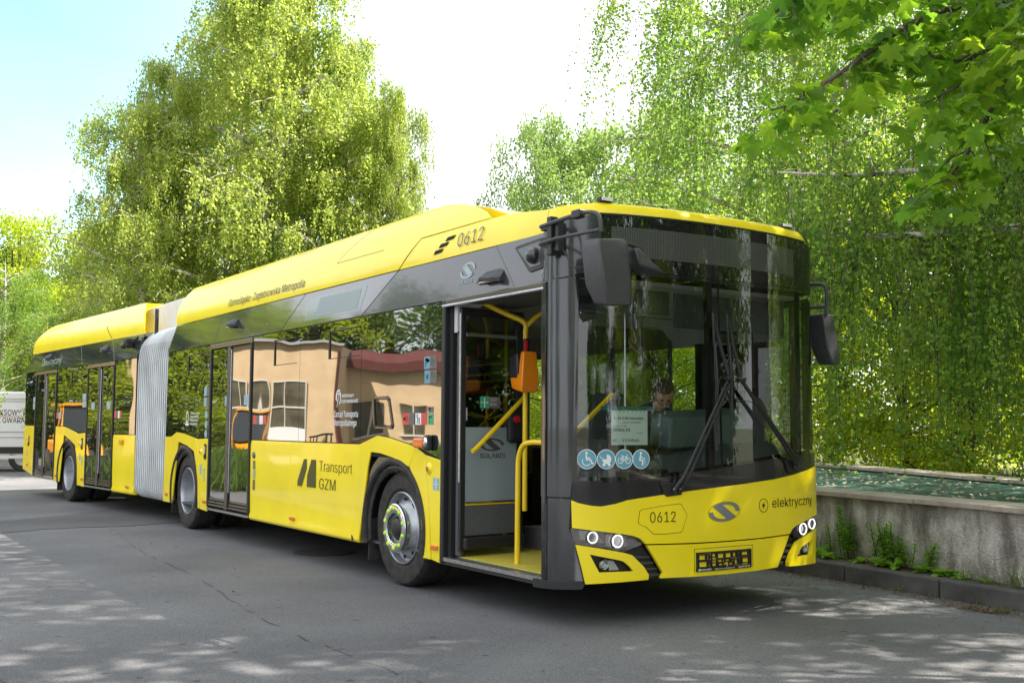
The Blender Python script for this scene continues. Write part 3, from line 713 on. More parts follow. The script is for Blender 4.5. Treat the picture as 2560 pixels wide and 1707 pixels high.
for i in range(npl+1):
    t = i/npl*.94+.03; F = joint_frame(t); P = [F@Vector((.42*max(0, (z-2.25)/.45)**1.5*(1-t)+.30*max(0, (z-2.25)/.45)**1.5*t, y*1.003, z)) for y, z in ujoint(0, -.004)]
    G().tube(P+[P[0]], .0165, 6, False).obj('bellows_rib', BRIB, B, smooth=True)
for t, off in ((-.005, 0), (1.005, 0)):
    F = joint_frame(t); P = [F@Vector((.42*max(0, (z-2.25)/.45)**1.5*(1-t)+.30*max(0, (z-2.25)/.45)**1.5*t, y*1.004, z)) for y, z in base]
    G().tube(P+[P[0]], .020, 6, False).obj('joint_frame', RUB, B, smooth=True)
COV = principled('cream_cover', (.80, .76, .68), .45); add_noise(COV, .06, 5)
cv_ = G().box((-10.56, .0, 2.90), (2.38, 1.97, .42)).obj('joint_roof_cover', COV, B, bev=.02)
G().box((-9.65, -.2, 3.11), (.5, 1.2, .02)).obj('lid', COV, cv_, bev=.006)
G().tube([MR@Vector((.10, -1.16, 2.62+.02*i)) for i in range(20)], .028, 8).obj('cable_conduit', BLK, B)
G().box((-9.93, 0, .55), (1.5, 2.3, .3)).obj('turntable', DIN, B)

# --- plug and swing doors
def door_pair(x0, x1, zb_, M=None, seed=0):
    """closed double door between x0 and x1"""
    zt_ = 2.300; d = lab(G().box(((x0+x1)/2, -1.262, 2.268), (x1-x0, .05, .060)).obj('passenger_door', BRONZE, B, M, bev=.006), 'closed double leaf passenger door')
    for x in (x0+.022, x1-.022): G().box((x, -1.268, (zb_+2.24)/2), (.044, .044, 2.24-zb_)).obj('door_post', BLK, d, bev=.008)
    xm = (x0+x1)/2; w = (x1-x0)/2-.044
    for k, xc in enumerate((x0+.044+w/2, x1-.044-w/2)):
        tilt = .004 if (k+seed) % 2 else -.005
        sf = lambda u, v, w_, xc=xc, tl=tilt: (u, -1.268-w_+(u-xc)*tl*2, v)
        panel('leaf_glass', [(xc-w/2+.012, .46), (xc+w/2-.012, .46), (xc+w/2-.012, 2.225), (xc-w/2+.012, 2.225)], DGLASS, sf, d, .008, 0)
        for j, z in enumerate((zb_+.03, zb_+.065, zb_+.10)):
            G().box((xc, -1.270+.004*j, z), (w-.01, .030, .026)).obj('lower_rail', BRONZE, d, bev=.006)
        s = 1 if k == 0 else -1; xe = xc+s*w/2
        G().tube([(xe-s*.022, -1.292, zb_+.01), (xe-s*.022, -1.292, 2.23)], .014, 8).obj('edge_rubber', BRONZE, d, smooth=True)
        g = G().tube([(xe-s*.05, -1.285, .55), (xe-s*.05, -1.285, 2.2)], .006, 6).obj('edge_seal', ALU, d)
    G().box((xm, -1.262, zb_-.022), (x1-x0-.02, .05, .026)).obj('threshold', ALU, d)
    for o in d.children: o.matrix_parent_inverse = Matrix()
    return d
for (x0, x1, z, M, s) in ((-7.598, -6.160, .345, None, 0), (-2.755, -1.370, .345, MR, 1), (-6.015, -4.605, .365, MR, 0)): door_pair(x0, x1, z, M, s)
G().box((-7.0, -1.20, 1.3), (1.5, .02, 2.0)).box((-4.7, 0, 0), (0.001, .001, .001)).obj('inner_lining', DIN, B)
# front door frame
df = lab(G().box((-1.205, -1.258, 2.288), (1.43, .06, .045)).obj('front_door', BRONZE, B, bev=.008), 'open front door with its leaf folded inwards')
G().tube([(-1.90, -1.285, 2.262), (-.52, -1.285, 2.262)], .012, 8).obj('header_seal', ALU, df)
for x, w in ((-1.885, .05), (-.515, .05)):
    G().box((x, -1.262, 1.295), (w, .06, 2.03)).obj('door_post', BLKG if x > -1 else BLK, df, bev=.01)
G().box((-1.205, -1.262, .312), (1.40, .045, .028)).obj('threshold', ALU, df)
G().box((-1.205, -1.255, .285), (1.42, .04, .028)).obj('sill', BLK, df)
G().box((-1.825, -1.20, 1.3), (.05, .10, 1.95)).obj('door_post', DIN, df)
G().tube([(-1.775, -1.19, .345), (-1.775, -1.19, 2.22)], .034, 12).obj('pivot_column', principled('pivot_grey', (.07, .075, .085), .3), df, smooth=True)
# the folded leaf, local axes: x along the leaf (into the bus), y thickness, z up
la = Vector((-1.735, -1.177, 0)); lb = Vector((-1.789, -.6, 0)); ld = (lb-la).normalized()
LM = Matrix((ld, Vector((-ld.y, ld.x, 0)), Vector((0, 0, 1)))).transposed().to_4x4(); LM.translation = la
def S_leaf(u, v, w): return tuple(LM@Vector((u, -w, v)))
def leaf_box(name, x0, x1, z0, z1, mat, th=.03, y=0, bev=.004, parent=None):
    g = G().box(((x0+x1)/2, y, (z0+z1)/2), (x1-x0, th, z1-z0)); return g.obj(name, mat, parent or df, LM, bev=bev)
leaf_box('leaf_frame', -.045, .0, .38, 2.245, BLK); leaf_box('leaf_frame', .505, .575, .38, 2.245, BLK); leaf_box('leaf_frame', 0, .505, 2.185, 2.245, BLK)
leaf_box('leaf_glass', .0, .505, 1.32, 2.185, glass_mat('leaf_glass', (.80, .85, .80), .03), .004, bev=0)
leaf_box('crossbar', .0, .505, 2.022, 2.05, ALU, .012, -.012)
leaf_box('lower_panel', .0, .505, .752, 1.32, INDG, .01, -.004, bev=0)
leaf_box('trim_strip', .0, .505, .735, .752, ALU, .014, -.006); leaf_box('trim_strip', .0, .505, .722, .733, POLE, .012, -.006)
leaf_box('speckled_panel', .0, .505, .49, .72, SPK, .01, -.004)
leaf_box('kick_box', -.02, .575, .385, .482, BLK, .06, -.02, .02)
leaf_box('hinge_edge', -.052, -.046, .9, 2.2, ALU, .02)
leaf_box('handle', -.002, .006, 1.37, 1.47, ALU, .02, -.02)
bx = leaf_box('door_control_box', .40, .575, 1.20, 1.475, BLK, .07, -.03, .03)
G().lathe([(0, -.02), (.026, -.018), (.03, 0)], (.455, -.07, 1.385), 'y', 20).obj('emergency_button', REDP, df, LM, smooth=True)
G().tube([(0, -.10, 1.137), (.03, -.10, 1.15), (.52, -.10, 1.565), (.554, -.06, 1.592)], .0185, 10).obj('diagonal_rail', POLE, df, LM, smooth=True)
G().tube([(-.66, -1.12, 1.13), (-.66, -.58, 1.565)], .018, 10).obj('diagonal_rail', POLE, df, smooth=True)
G().tube([(-.62, -.50, .45), (-.62, -.50, 2.2)], .008, 6).obj('edge_seal', ALU, df)
G().box((-.60, -1.16, 1.3), (.03, .04, 1.9)).box((-.60, -1.0, 2.22), (.03, .34, .06)).box((-.60, -1.0, .43), (.04, .34, .10)).obj('leaf_frame', BLK, df)
decal('door_sticker', [(.142, 1.469), (.232, 1.469), (.232, 1.56), (.142, 1.56)], GRNS, S_leaf, df, .006)
decal('door_sticker', [(.233, 1.469), (.341, 1.469), (.341, 1.56), (.233, 1.56)], GRYS, S_leaf, df, .006)
decal('door_sticker_print', stroke([(.187, 1.478), (.187, 1.55)], .008)+stroke([(.150, 1.514), (.178, 1.514)], .004)+[[(.150, 1.514), (.160, 1.521), (.160, 1.507)]]+stroke([(.196, 1.514), (.224, 1.514)], .004)+[[(.224, 1.514), (.214, 1.521), (.214, 1.507)]]
      +text_polys('Otwierz drzwi', .238, 1.541, .075, .008)+text_polys('przyciskiem', .238, 1.527, .065, .008)+text_polys('Open the door', .238, 1.505, .07, .006)+text_polys('by the button', .238, 1.492, .065, .006), WHT, S_leaf, df, .0075)
decal('maker_logo', solaris_oval(.262, 1.185, .118, .050, 0), GRP, S_leaf, df, .0105)
decal('maker_name', text_polys('SOLARIS', .143, 1.082, .25, .034, .012), GRP, S_leaf, df, .0105)

# ------------------------------------------------------------------ FRONT
def fp_(name, pts, mat, th=.012, off=-.004, mir=False, **k):
    """front panel; points are (y, z), optionally mirrored to the other side"""
    polys = [pts] if not isinstance(pts[0][0], (tuple, list)) else pts
    if mir: polys = [[(-y, z) for y, z in p][::-1] for p in polys]
    polys = [fy(p) for p in polys]
    return panel(name, polys, mat, S_front, k.pop('parent', B), th, off, cu=k.pop('cu', .045), **k)
def ext(a, b, n=6):
    return [(a[0]+(b[0]-a[0])*i/n, a[1]+(b[1]-a[1])*i/n) for i in range(n+1)]
ytop = [(-1.172, .845), (-1.13, .825), (-1.06, .809), (-1.0, .803), (-.9, .82), (-.82, .843), (-.637, .864), (-.34, .893), (.114, .925), (.52, .955), (.9, 1.0), (1.12, 1.03)]
def P_(pts): return fy(pts)
UE = FS+.02
upper = P_(ytop)+[(s_of_y(1.22), 1.04), (UE, 1.05), (UE, .665), (s_of_y(1.19), .665)]+P_([(1.0, .648), (.87, .622), (.783, .606), (.73, .586), (.69, .549), (.3, .541), (0, .539), (-.3, .541), (-.69, .549), (-.73, .586), (-.783, .606), (-.87, .622), (-1.0, .64), (-1.168, .664)])
panel('upper_bumper_panel', upper, Y_, S_front, B, .03, -.006, cu=.045, bev=.008)
lowc = [(-.682, .540), (-.556, .352), (-.575, .318), (-.3, .312), (0, .310), (.3, .312), (.535, .320), (.556, .352), (.682, .540), (.3, .532), (0, .530), (-.3, .532)]
fp_('lower_bumper_panel', lowc, Y_, .03, -.006, bev=.008)
# headlamp clusters
for mir in (False, True):
    sg = 1 if not mir else -1
    hl = lab(fp_('headlight_housing', [(-1.178, .660), (-1.0, .636), (-.87, .618), (-.783, .602), (-.735, .584), (-.695, .551), (-.70, .535), (-.845, .502), (-1.0, .532), (-1.155, .560)], BLKG, .02, -.045, mir), 'dark headlamp cluster with two lit ring lamps')
    fp_('headlight_cover', [(-1.178, .660), (-1.0, .636), (-.87, .618), (-.783, .602), (-.735, .584), (-.695, .551), (-.845, .502), (-1.0, .532), (-1.155, .560)], LGL, .002, .004, mir)
    fp_('reflector_facet', [[(-1.13, .645), (-1.02, .632), (-.97, .56), (-1.12, .585)], [(-.955, .622), (-.83, .605), (-.80, .54), (-.88, .52), (-.96, .54)]], principled('reflector_grey', (.34, .35, .37), .25, .6), .003, -.024, mir, parent=hl)
    for yy, zz, r in ((-1.054, .600, .038), (-.889, .573, .0421)):
        u = s_of_y(yy*sg); (x, y), (nx_, ny_) = outline(u); d_ = Vector((1, ny_*.22, 0)).normalized()
        rot = Vector((0, -1, 0)).rotation_difference(d_).to_matrix().to_4x4(); Mh = Matrix.Translation((x+(.020 if sg < 0 else .004)-nx_*.010, y-ny_*.010, zz))@rot
        G().lathe([(r*.84, -.012), (r*.92, -.018), (r*.98, -.008)], (0, 0, 0), 'y', 28).obj('ring_lamp', LEDW if True else 0, hl, Mh, smooth=True)
        G().lathe([(r, -.004), (r*1.12, -.012), (r*1.16, .01)], (0, 0, 0), 'y', 28).obj('lamp_bezel', CHR, hl, Mh, smooth=True)
        G().ball((0, .012, 0), r*.70, 8, (1, .5, 1)).obj('lens', principled('lens_white' if r > .04 else 'lens_dim', (.10, .11, .12), .08, .3, 0, 1, (1, 1, 1), .10 if r > .04 else .0), hl, Mh, smooth=True)
    # louvred dark blade beside the number plate section
    gb = fp_('grille_blade', [(-.845, .500), (-.70, .532), (-.688, .536), (-.560, .352), (-.580, .314), (-.667, .316), (-.665, .345), (-.70, .40), (-.784, .484)], BLK, .008, -.040, mir)
    for k in range(4):
        z = .470-.040*k; y0 = -.765+.037*k+(.0 if k else -.02); y1 = -.642+.027*k
        fp_('grille_slat', [(y0, z), (y1, z-.004), (y1+.008, z-.018), (y0+.01, z-.022)], MIRP, .026, -.036, mir, parent=gb, bev=.002)
    # yellow boomerang round the fog lamp
    o_ = [(-1.150, .555), (-1.0, .528), (-.845, .497), (-.790, .480), (-.705, .400), (-.668, .345), (-.672, .314), (-.80, .309), (-.95, .304), (-1.095, .299), (-1.12, .42)]
    i_ = [(-1.070, .492), (-.98, .472), (-.880, .450), (-.850, .440), (-.808, .406), (-.782, .378), (-.784, .374), (-.85, .373), (-.93, .373), (-1.012, .373), (-1.04, .43)]
    q = [[o_[k], o_[(k+1) % 11], i_[(k+1) % 11], i_[k]] for k in range(11)]
    fp_('fog_lamp_surround', q, Y_, .03, -.006, mir, bev=.006)
    fg = fp_('fog_lamp_housing', i_, BLK, .008, -.045, mir)
    u = s_of_y(-.975*sg); (x, y), (nx_, ny_) = outline(u)
    rot = Vector((0, -1, 0)).rotation_difference(Vector((.95, ny_*.3, 0)).normalized()).to_matrix().to_4x4(); Mh = Matrix.Translation((x-nx_*.02, y-ny_*.02, .422))@rot
    G().lathe([(.037, -.01), (.034, -.018), (.03, -.008), (.028, .01)], (0, 0, 0), 'y', 24).obj('fog_lamp', CHR, fg, Mh, smooth=True)
    G().ball((0, .006, 0), .028, 8, (1, .5, 1)).obj('lens', principled('lens_clear', (.45, .47, .5), .08, .5), fg, Mh, smooth=True)
    fp_('reflector_facet', [(-.935, .445), (-.90, .44), (-.86, .38), (-.93, .378)], RIM, .003, -.034, mir, parent=fg)
# belt between windscreen and yellow
wsb = [(-1.150, .963), (-.90, .958), (-.637, .969), (-.30, 1.010), (0, 1.044), (.5, 1.098), (.9, 1.125), (1.10, 1.138)]
belt = P_(ytop)+[(s_of_y(1.22), 1.04), (UE, 1.05), (UE, 1.15)]+P_(wsb[::-1])+[(s_of_y(-1.165), .965)]
panel('windscreen_belt', belt, BELT, S_front, B, .02, -.004, cu=.045, bev=.006)
# corner pillar on the door side
pil = [(-(FS+.012), .862), (-(FS+.012), 2.305), (s_of_y(-1.150), 2.335), (s_of_y(-1.165), .965), (s_of_y(-1.174), .862)]
panel('corner_pillar', pil, GREY, S_front, B, .014, -.004, cu=.035, bev=.004)
pil = [(-(FS+.012), .335), (-(FS+.012), .856), (s_of_y(-1.174), .850), (s_of_y(-1.183), .66), (s_of_y(-1.150), .56), (s_of_y(-1.10), .312), (-(FS), .312)]
panel('corner_pillar', pil, GREY, S_front, B, .012, -.006, cu=.035, bev=.004)
panel('corner_trim', [[(-(FS+.02), .865), (-(FS+.02), .853), (s_of_y(-1.17), .853), (s_of_y(-1.17), .865)]], BLK, S_front, B, .004, -.006, cu=.03)
panel('corner_foot', [(-(FS+.06), .262), (-(FS+.06), .318), (s_of_y(-1.115), .318), (s_of_y(-1.10), .300), (s_of_y(-1.115), .268)], BLK, S_front, B, .05, -.010, cu=.03, bev=.012)
panel('bumper_backing', [(s_of_y(-1.16), .32), (s_of_y(1.2), .32), (s_of_y(1.2), .98), (s_of_y(-.6), .86), (s_of_y(-1.16), .83)], DIN, S_front, B, .004, -.055, cu=.05)
# inspection flap with the fleet number, built proud of its dark joint
flap = [(-.738, .768), (-.72, .780), (-.57, .800), (-.42, .812), (-.405, .806), (-.357, .733), (-.398, .628), (-.414, .615), (-.52, .610), (-.630, .612), (-.645, .622), (-.69, .662), (-.735, .680), (-.748, .692)]
fp_('flap_joint', flap, DIN, .002, .0235)
c0 = (-.56, .71); fp_('inspection_flap', [(c0[0]+(y-c0[0])*.982, c0[1]+(z-c0[1])*.967) for y, z in flap], Y_, .004, .0225)
def fdecal(name, polys, mat, off=.026, parent=B): return decal(name, polys, mat, S_front, parent, off, cu=.03)
u0, u1 = s_of_y(-.660), s_of_y(-.457)
fdecal('fleet_number', text_polys('0612', u0, .690, u1-u0, .070, -.003), PRT, .0275)
fdecal('maker_emblem', solaris_oval(s_of_y(-.0215), .743, .144, .066, 4), principled('emblem_silver', (.27, .28, .30), .35, .5), .026).modifiers
em = ringp(s_of_y(-.0215), .743, .146, .154, 0, 360, 32, .066/.144, 4); fdecal('emblem_rim', em, principled('yellow_shade', (.45, .35, .01), .4), .0245)
u0 = s_of_y(.378); fdecal('lightning_badge', ringp(u0, .772, .046, .050, 0, 360, 28)+[[(u0+.012, .80), (u0-.02, .766), (u0-.002, .768)], [(u0-.010, .742), (u0+.02, .778), (u0+.002, .776)]], PRT)
u0, u1 = s_of_y(.475), s_of_y(1.03); fdecal('lettering', text_polys('elektryczny', u0, .752, u1-u0, .066, -.004), PRT)
# number plate holder: black frame and lattice with printed strip
fp_('plate_recess', [(-.298, .345), (.255, .345), (.255, .498), (-.298, .498)], Y_, .004, .021, bev=.002)
fp_('recess_joint', [[(-.300, .342), (-.297, .342), (-.297, .500), (-.300, .500)], [(-.30, .497), (.257, .497), (.257, .500), (-.30, .500)], [(.254, .342), (.257, .342), (.257, .5), (.254, .5)]], DIN, .001, .0245)
pl0, pl1, pz0, pz1 = -.286, .232, .345, .474
bars = [[(pl0, pz0), (pl1, pz0), (pl1, pz0+.022), (pl0, pz0+.022)], [(pl0, pz1-.009), (pl1, pz1-.009), (pl1, pz1), (pl0, pz1)], [(pl0, pz0), (pl0+.011, pz0), (pl0+.011, pz1), (pl0, pz1)], [(pl1-.011, pz0), (pl1, pz0), (pl1, pz1), (pl1-.011, pz1)]]
for x0_, z0_, x1_, z1_ in ((-.268, .372, -.190, .412), (-.268, .420, -.205, .458), (-.195, .420, -.172, .458), (-.182, .372, -.160, .410), (-.150, .372, -.105, .398), (-.150, .436, -.112, .462), (-.098, .424, -.035, .460), (-.098, .398, -.050, .418), (-.090, .372, -.045, .392), (-.025, .424, .035, .460), (-.025, .400, .020, .418), (.010, .372, .050, .392), (.045, .428, .080, .460), (.062, .376, .095, .412), (.092, .424, .120, .460), (.108, .374, .135, .405), (.132, .432, .200, .460), (.140, .380, .205, .422)):
    bars += stroke([(x0_, z0_), (x1_, z0_), (x1_, z1_), (x0_, z1_), (x0_, z0_)], .0065)
for x, a_, b_ in ((-.15, .37, .47), (-.104, .37, .47), (.125, .37, .47), (.21, .37, .47), (-.03, .39, .47)): bars += stroke([(x, a_), (x, b_)], .005)
bars += stroke([(-.28, .416), (.22, .416)], .004)
for x, z in ((-.165, .44), (-.03, .37), (.03, .405), (.10, .44), (-.165, .40), (.12, .40)): bars.append([(x-.014, z-.010), (x+.014, z-.010), (x+.014, z+.010), (x-.014, z+.010)])
fp_('plate_holder', bars, BLK, .010, .026, cu=.08)
fdecal('plate_print', solaris_oval(-.262, .356, .016, .008)+text_polys('SOLARIS', -.242, .351, .085, .010, .01)+text_polys('Bolechowo, ul. Obornicka 46', -.125, .351, .185, .008)+text_polys('61/667 23 33', .098, .351, .115, .010, .01), WHT, .0365)

# --- windscreen and destination panel
wtop = [(-1.150, 2.335), (-1.06, 2.352), (-.95, 2.366), (-.831, 2.374), (-.4, 2.366), (0, 2.362), (.4, 2.366), (.831, 2.374), (1.1, 2.374)]
WE = FS+.10
ws = P_(wsb)+[(s_of_y(1.2), 1.15), (WE, 1.16), (WE, 2.36)]+P_(wtop[::-1])+[(s_of_y(-1.163), .97)]
wsg = panel('windscreen', ws, WGL, S_front, B, .006, -.006, cu=.03, cv=.30, flat=True)
def strip(name, pts, w, mat, off, th=.010, **k): return panel(name, stroke(pts, w), mat, S_front, B, th, off, cu=.04, smooth=False, **k)
strip('windscreen_seal', P_(wsb), .022, BLKG, -.002); strip('windscreen_seal', P_(wtop), .028, BLKG, -.002)
strip('windscreen_seal', [(s_of_y(-1.150), 2.335), (s_of_y(-1.163), .96)], .05, BLKG, -.001)
strip('centre_seal', [(s_of_y(-.045), 2.365), (s_of_y(-.02), 1.04)], .014, BLKG, -.001, .008)
strip('centre_post', [(s_of_y(-.10), 2.37), (s_of_y(-.085), 1.02)], .055, DIN, -.06, .03)
# printed black border at the foot of the glass
panel('black_border', P_(wsb)+P_([(y, z+(.028 if y > -.4 else .035)) for y, z in wsb][::-1]), BLKG, S_front, B, .001, -.009, cu=.04)
dest = P_([(-.985, 2.758), (-.98, 2.390), (-.831, 2.392), (-.4, 2.384), (0, 2.380), (.4, 2.384), (.831, 2.392), (1.1, 2.394)])+[(WE, 2.39), (WE, 2.68), (s_of_y(1.2), 2.735), (s_of_y(1.0), 2.766)]
DESTG = principled('destination_glass', (.012, .013, .013), .02, 0, 0, 1.0); DESTG.node_tree.nodes['Principled BSDF'].inputs['IOR'].default_value = 1.6; wavy(DESTG, 1.2, .0008)
dest_ = panel('destination_panel', dest, DESTG, S_front, B, .010, -.004, cu=.035, cv=.12)
panel('corner_panel', P_([(-1.146, 2.352), (-1.06, 2.365), (-.99, 2.385), (-.995, 2.76), (-1.02, 2.765)]), GREY, S_front, B, .012, -.005, cu=.03, bev=.002)
strip('black_roof_edge', P_([(-1.0, 2.767), (0, 2.769), (1.0, 2.769)]), .012, BLK, .002, .008)
# LED matrix: dots printed on a dark board just proud of the glass
def ledmat():
    m = bpy.data.materials.new('led_matrix'); m.use_nodes = True; t = m.node_tree; b = t.nodes['Principled BSDF']; l = t.links.new
    tc = N(t, 'ShaderNodeTexCoord'); mp = N(t, 'ShaderNodeMapping'); mp.inputs['Scale'].default_value = (0.0, 78, 78)
    v = N(t, 'ShaderNodeTexVoronoi', feature='F1'); v.inputs['Randomness'].default_value = 0; v.inputs['Scale'].default_value = 1
    l(tc.outputs['Object'], mp.inputs[0]); l(mp.outputs[0], v.inputs['Vector'])
    r = N(t, 'ShaderNodeMapRange'); r.inputs['From Min'].default_value = .20; r.inputs['From Max'].default_value = .34; r.inputs['To Min'].default_value = 1; r.inputs['To Max'].default_value = 0
    mx = N(t, 'ShaderNodeMix', data_type='RGBA'); mx.inputs['A'].default_value = (.02, .021, .021, 1); mx.inputs['B'].default_value = (.13, .135, .12, 1)
    l(v.outputs['Distance'], r.inputs[0]); l(r.outputs[0], mx.inputs[0]); l(mx.outputs['Result'], b.inputs['Base Color'])
    b.inputs['Roughness'].default_value = .6; b.inputs['Coat Weight'].default_value = 1; b.inputs['Coat Roughness'].default_value = .02; return m
panel('led_matrix', P_([(-.925, 2.477), (.815, 2.477), (.815, 2.683), (-.925, 2.683)]), ledmat(), S_front, B, .0006, .0065, cu=.05)

# round pictogram stickers on the glass
def disc_sticker(name, y, z, r, icon):
    u = s_of_y(y)
    o = decal(name, [circ(u, z, r, 32)], WHT, S_front, B, .0012, cu=.03); decal('sticker_field', [circ(u, z, r*.93, 32)], BLU, S_front, o, .0022, cu=.03)
    decal('pictogram', [[(u+a*r, z+b*r) for a, b in p] for p in icon], WHT, S_front, o, .0032, cu=.03); return o
wheelc = [circ(-.05, .62, .13, 14)]+stroke([(-.08, .42), (-.05, -.05), (.38, -.05), (.52, -.45), (.66, -.40)], .13)+stroke([(-.05, .18), (.30, .12)], .10)+ringp(-.05, -.22, .38, .46, 150, 330, 14)
pram = [circ(-.25, -.55, .16, 14), circ(.30, -.55, .16, 14)]+ringp(.05, .0, .0, .48, 0, 90, 8)+ringp(.05, .0, .0, .48, 180, 360, 12)+stroke([(-.70, .30), (-.42, .05)], .07)+stroke([(-.2, -.45), (.3, -.2)], .07)+stroke([(.25, -.45), (-.2, -.2)], .07)
bike = ringp(-.42, -.15, .24, .31, 0, 360, 18)+ringp(.42, -.15, .24, .31, 0, 360, 18)+stroke([(-.42, -.15), (-.18, .22), (.25, .22), (-.02, -.15), (-.42, -.15)], .065)+stroke([(-.22, .34), (-.02, -.15)], .065)+stroke([(.42, -.15), (.22, .36), (.36, .40)], .065)+stroke([(-.32, .35), (-.12, .35)], .07)
elder = [circ(-.05, .60, .14, 14)]+stroke([(-.08, .38), (-.18, -.10), (.16, -.12), (.12, -.62)], .16)+stroke([(-.05, .28), (.20, .08), (.38, .08)], .09)+stroke([(.40, .10), (.42, -.62)], .05)
for y, ic in ((-1.083, wheelc), (-.960, pram), (-.836, bike), (-.711, elder)): disc_sticker('round_sticker', y, 1.114, .0655, ic)
lab([o for o in B.children if o.name.startswith('round_sticker')][0], 'round wheelchair sticker')

# notice sheet taped inside the windscreen
note = panel('notice_sheet', fy([(-.917, 1.208), (-.648, 1.208), (-.648, 1.440), (-.917, 1.440)]), PAPER, S_front, None, .0006, -.022, cu=.05, smooth=False)
tag(note, 'pale paper notice with printed text taped inside the windscreen', 'notice')
def nt_(s, y, z, w, h, thin=0, mat=GRP):
    p = text_polys(s, s_of_y(y), z, w, h, thin); return decal('print', p, mat, S_front, note, -.0200, cu=.05, th=.0004)
nt_('E-18 GZM Sosnowiec', -.898, 1.379, .225, .018, .006); nt_('Data przypisania:', -.835, 1.357, .055, .007); nt_('12.04.2023', -.775, 1.355, .072, .011, .006)
nt_('URZĄDZENIE - ZNACZNIK(I)', -.902, 1.332, .095, .006); nt_('Urbino 18', -.902, 1.300, .125, .021, .012); nt_('Nr taśmy', -.735, 1.283, .05, .008); nt_('02', -.905, 1.230, .026, .018, .004); nt_('100017414', -.835, 1.230, .125, .018, .004)
for k in range(8):
    uu = s_of_y(-.885+.03*k); decal('punch_hole', [circ(uu, 1.432, .004, 8)], GRP, S_front, note, -.0200, th=.0004)
panel('tape_strip', fy([(-.99, 1.442), (-.58, 1.442), (-.58, 1.468), (-.99, 1.468)]), principled('teal_tape', (.01, .14, .14), .4), S_front, note, .0006, -.018, cu=.05, smooth=False)

# --- wipers
def wiper(base, elbow, blade_t, blade_b, off):
    def q(y, z, w): return Vector(S_front(s_of_y(y), z, w))
    b0 = q(base[0], base[1], .045); e = q(elbow[0], elbow[1], .07); dy = -.045
    w = lab(G().tube([b0, q(base[0]*.97+elbow[0]*.03, base[1]+.03, .06), b0.lerp(e, .12)+Vector((.03, 0, 0)), e], [.016, .016, .013, .009], 8).obj('wiper', BLK, B, smooth=True), 'windscreen wiper with twin arms')
    b1 = q(base[0]-dy, base[1]+.002, .045); e1 = e+Vector((0, .025, -.01))
    G().tube([b1, b1.lerp(e1, .12)+Vector((.03, 0, 0)), e1], [.014, .012, .008], 8).obj('second_arm', BLK, w, smooth=True)
    G().ball(b0, .022, 6).ball(b1, .022, 6).obj('pivot', BLKG, w, smooth=True)
    yb, zb_ = base; G().add([S_front(s_of_y(yb+dx), zb_+dz, o_) for o_ in (.012, .035) for dx, dz in ((-.10, .045), (-.09, .055), (.03, .045), (.08, .0), (.07, -.035), (-.05, -.045), (-.07, -.03))],
        [tuple(range(6, -1, -1)), tuple(range(7, 14))]+[(i, (i+1) % 7, 7+(i+1) % 7, 7+i) for i in range(7)]).obj('base_plate', BLK, w, bev=.008)
    G().box(e, (.05, .06, .03)).obj('bracket', BLK, w, bev=.006)
    t = q(blade_t[0], blade_t[1], .02); b_ = q(blade_b[0], blade_b[1], .02); mid = t.lerp(b_, .5)+Vector((.012, 0, 0))
    G().tube([t, mid, b_], .008, 6).obj('blade', RUB, w, smooth=True)
    G().tube([e+Vector((0, 0, .02)), e.lerp(t, .5)+Vector((-.005, .0, 0)), t.lerp(e, .25), t+Vector((.02, 0, -.05))], [.014, .012, .010, .006], 8).obj('blade_carrier', BLK, w, smooth=True)
    G().tube([t.lerp(b_, .22)+Vector((.014, 0, 0)), mid+Vector((.016, 0, 0)), t.lerp(b_, .8)+Vector((.014, 0, 0))], .009, 6).obj('blade_frame', BLK, w, smooth=True)
    hose = smooth_path([e+Vector((.0, -.02, .02)), e+Vector((.02, -.10, .0)), e+Vector((.01, -.12, -.12)), e.lerp(b0, .25)]); G().tube(hose, .003, 5).obj('washer_hose', BLK, w)
wiper((-.478, .905), (-.012, 1.675), (-.109, 2.137), (-.084, 1.166), 0)
wiper((.735, 1.040), (.105, 1.665), (.029, 2.132), (.055, 1.165), 0)

# --- mirrors
def hull(name, secs, mat, parent, bev=.012, M=None):
    """stack of quadrilateral sections, bevelled: a tapered shell"""
    m = len(secs[0]); g = G().add([p for s in secs for p in s], [tuple(range(m-1, -1, -1)), tuple((len(secs)-1)*m+k for k in range(m))]+[(i*m+k, i*m+(k+1) % m, (i+1)*m+(k+1) % m, (i+1)*m+k) for i in range(len(secs)-1) for k in range(m)])
    return g.obj(name, mat, parent, M, bev=bev, smooth=True, angle=40)
mm = G().tube(smooth_path([(-.50, -1.33, 2.675), (-.30, -1.335, 2.685), (-.02, -1.325, 2.695), (.10, -1.32, 2.672), (.135, -1.315, 2.62), (.14, -1.31, 2.55)], 5), .0145, 10).obj('door_side_mirror', MIRP, B, smooth=True)
lab(mm, 'large dark exterior mirror hanging on tubular arms beside the door')
G().tube([(-.49, -1.345, 2.555), (-.30, -1.35, 2.565), (.13, -1.315, 2.565)], .012, 10).obj('lower_arm', MIRP, mm, smooth=True)
G().tube([(-.49, -1.345, 2.555), (-.40, -1.31, 2.515), (-.36, -1.29, 2.51)], .012, 10).obj('lower_arm', MIRP, mm, smooth=True)
g = G().box((-.40, -1.305, 2.60), (.05, .06, .26)).box((-.46, -1.31, 2.58), (.09, .05, .035)).box((-.45, -1.31, 2.665), (.09, .05, .04)).box((-.34, -1.29, 2.60), (.04, .05, .22)); g.obj('mount_bracket', BLK, mm, bev=.006)
G().box((-.08, -1.328, 2.695), (.09, .055, .055)).obj('clamp', BLK, mm, bev=.008)
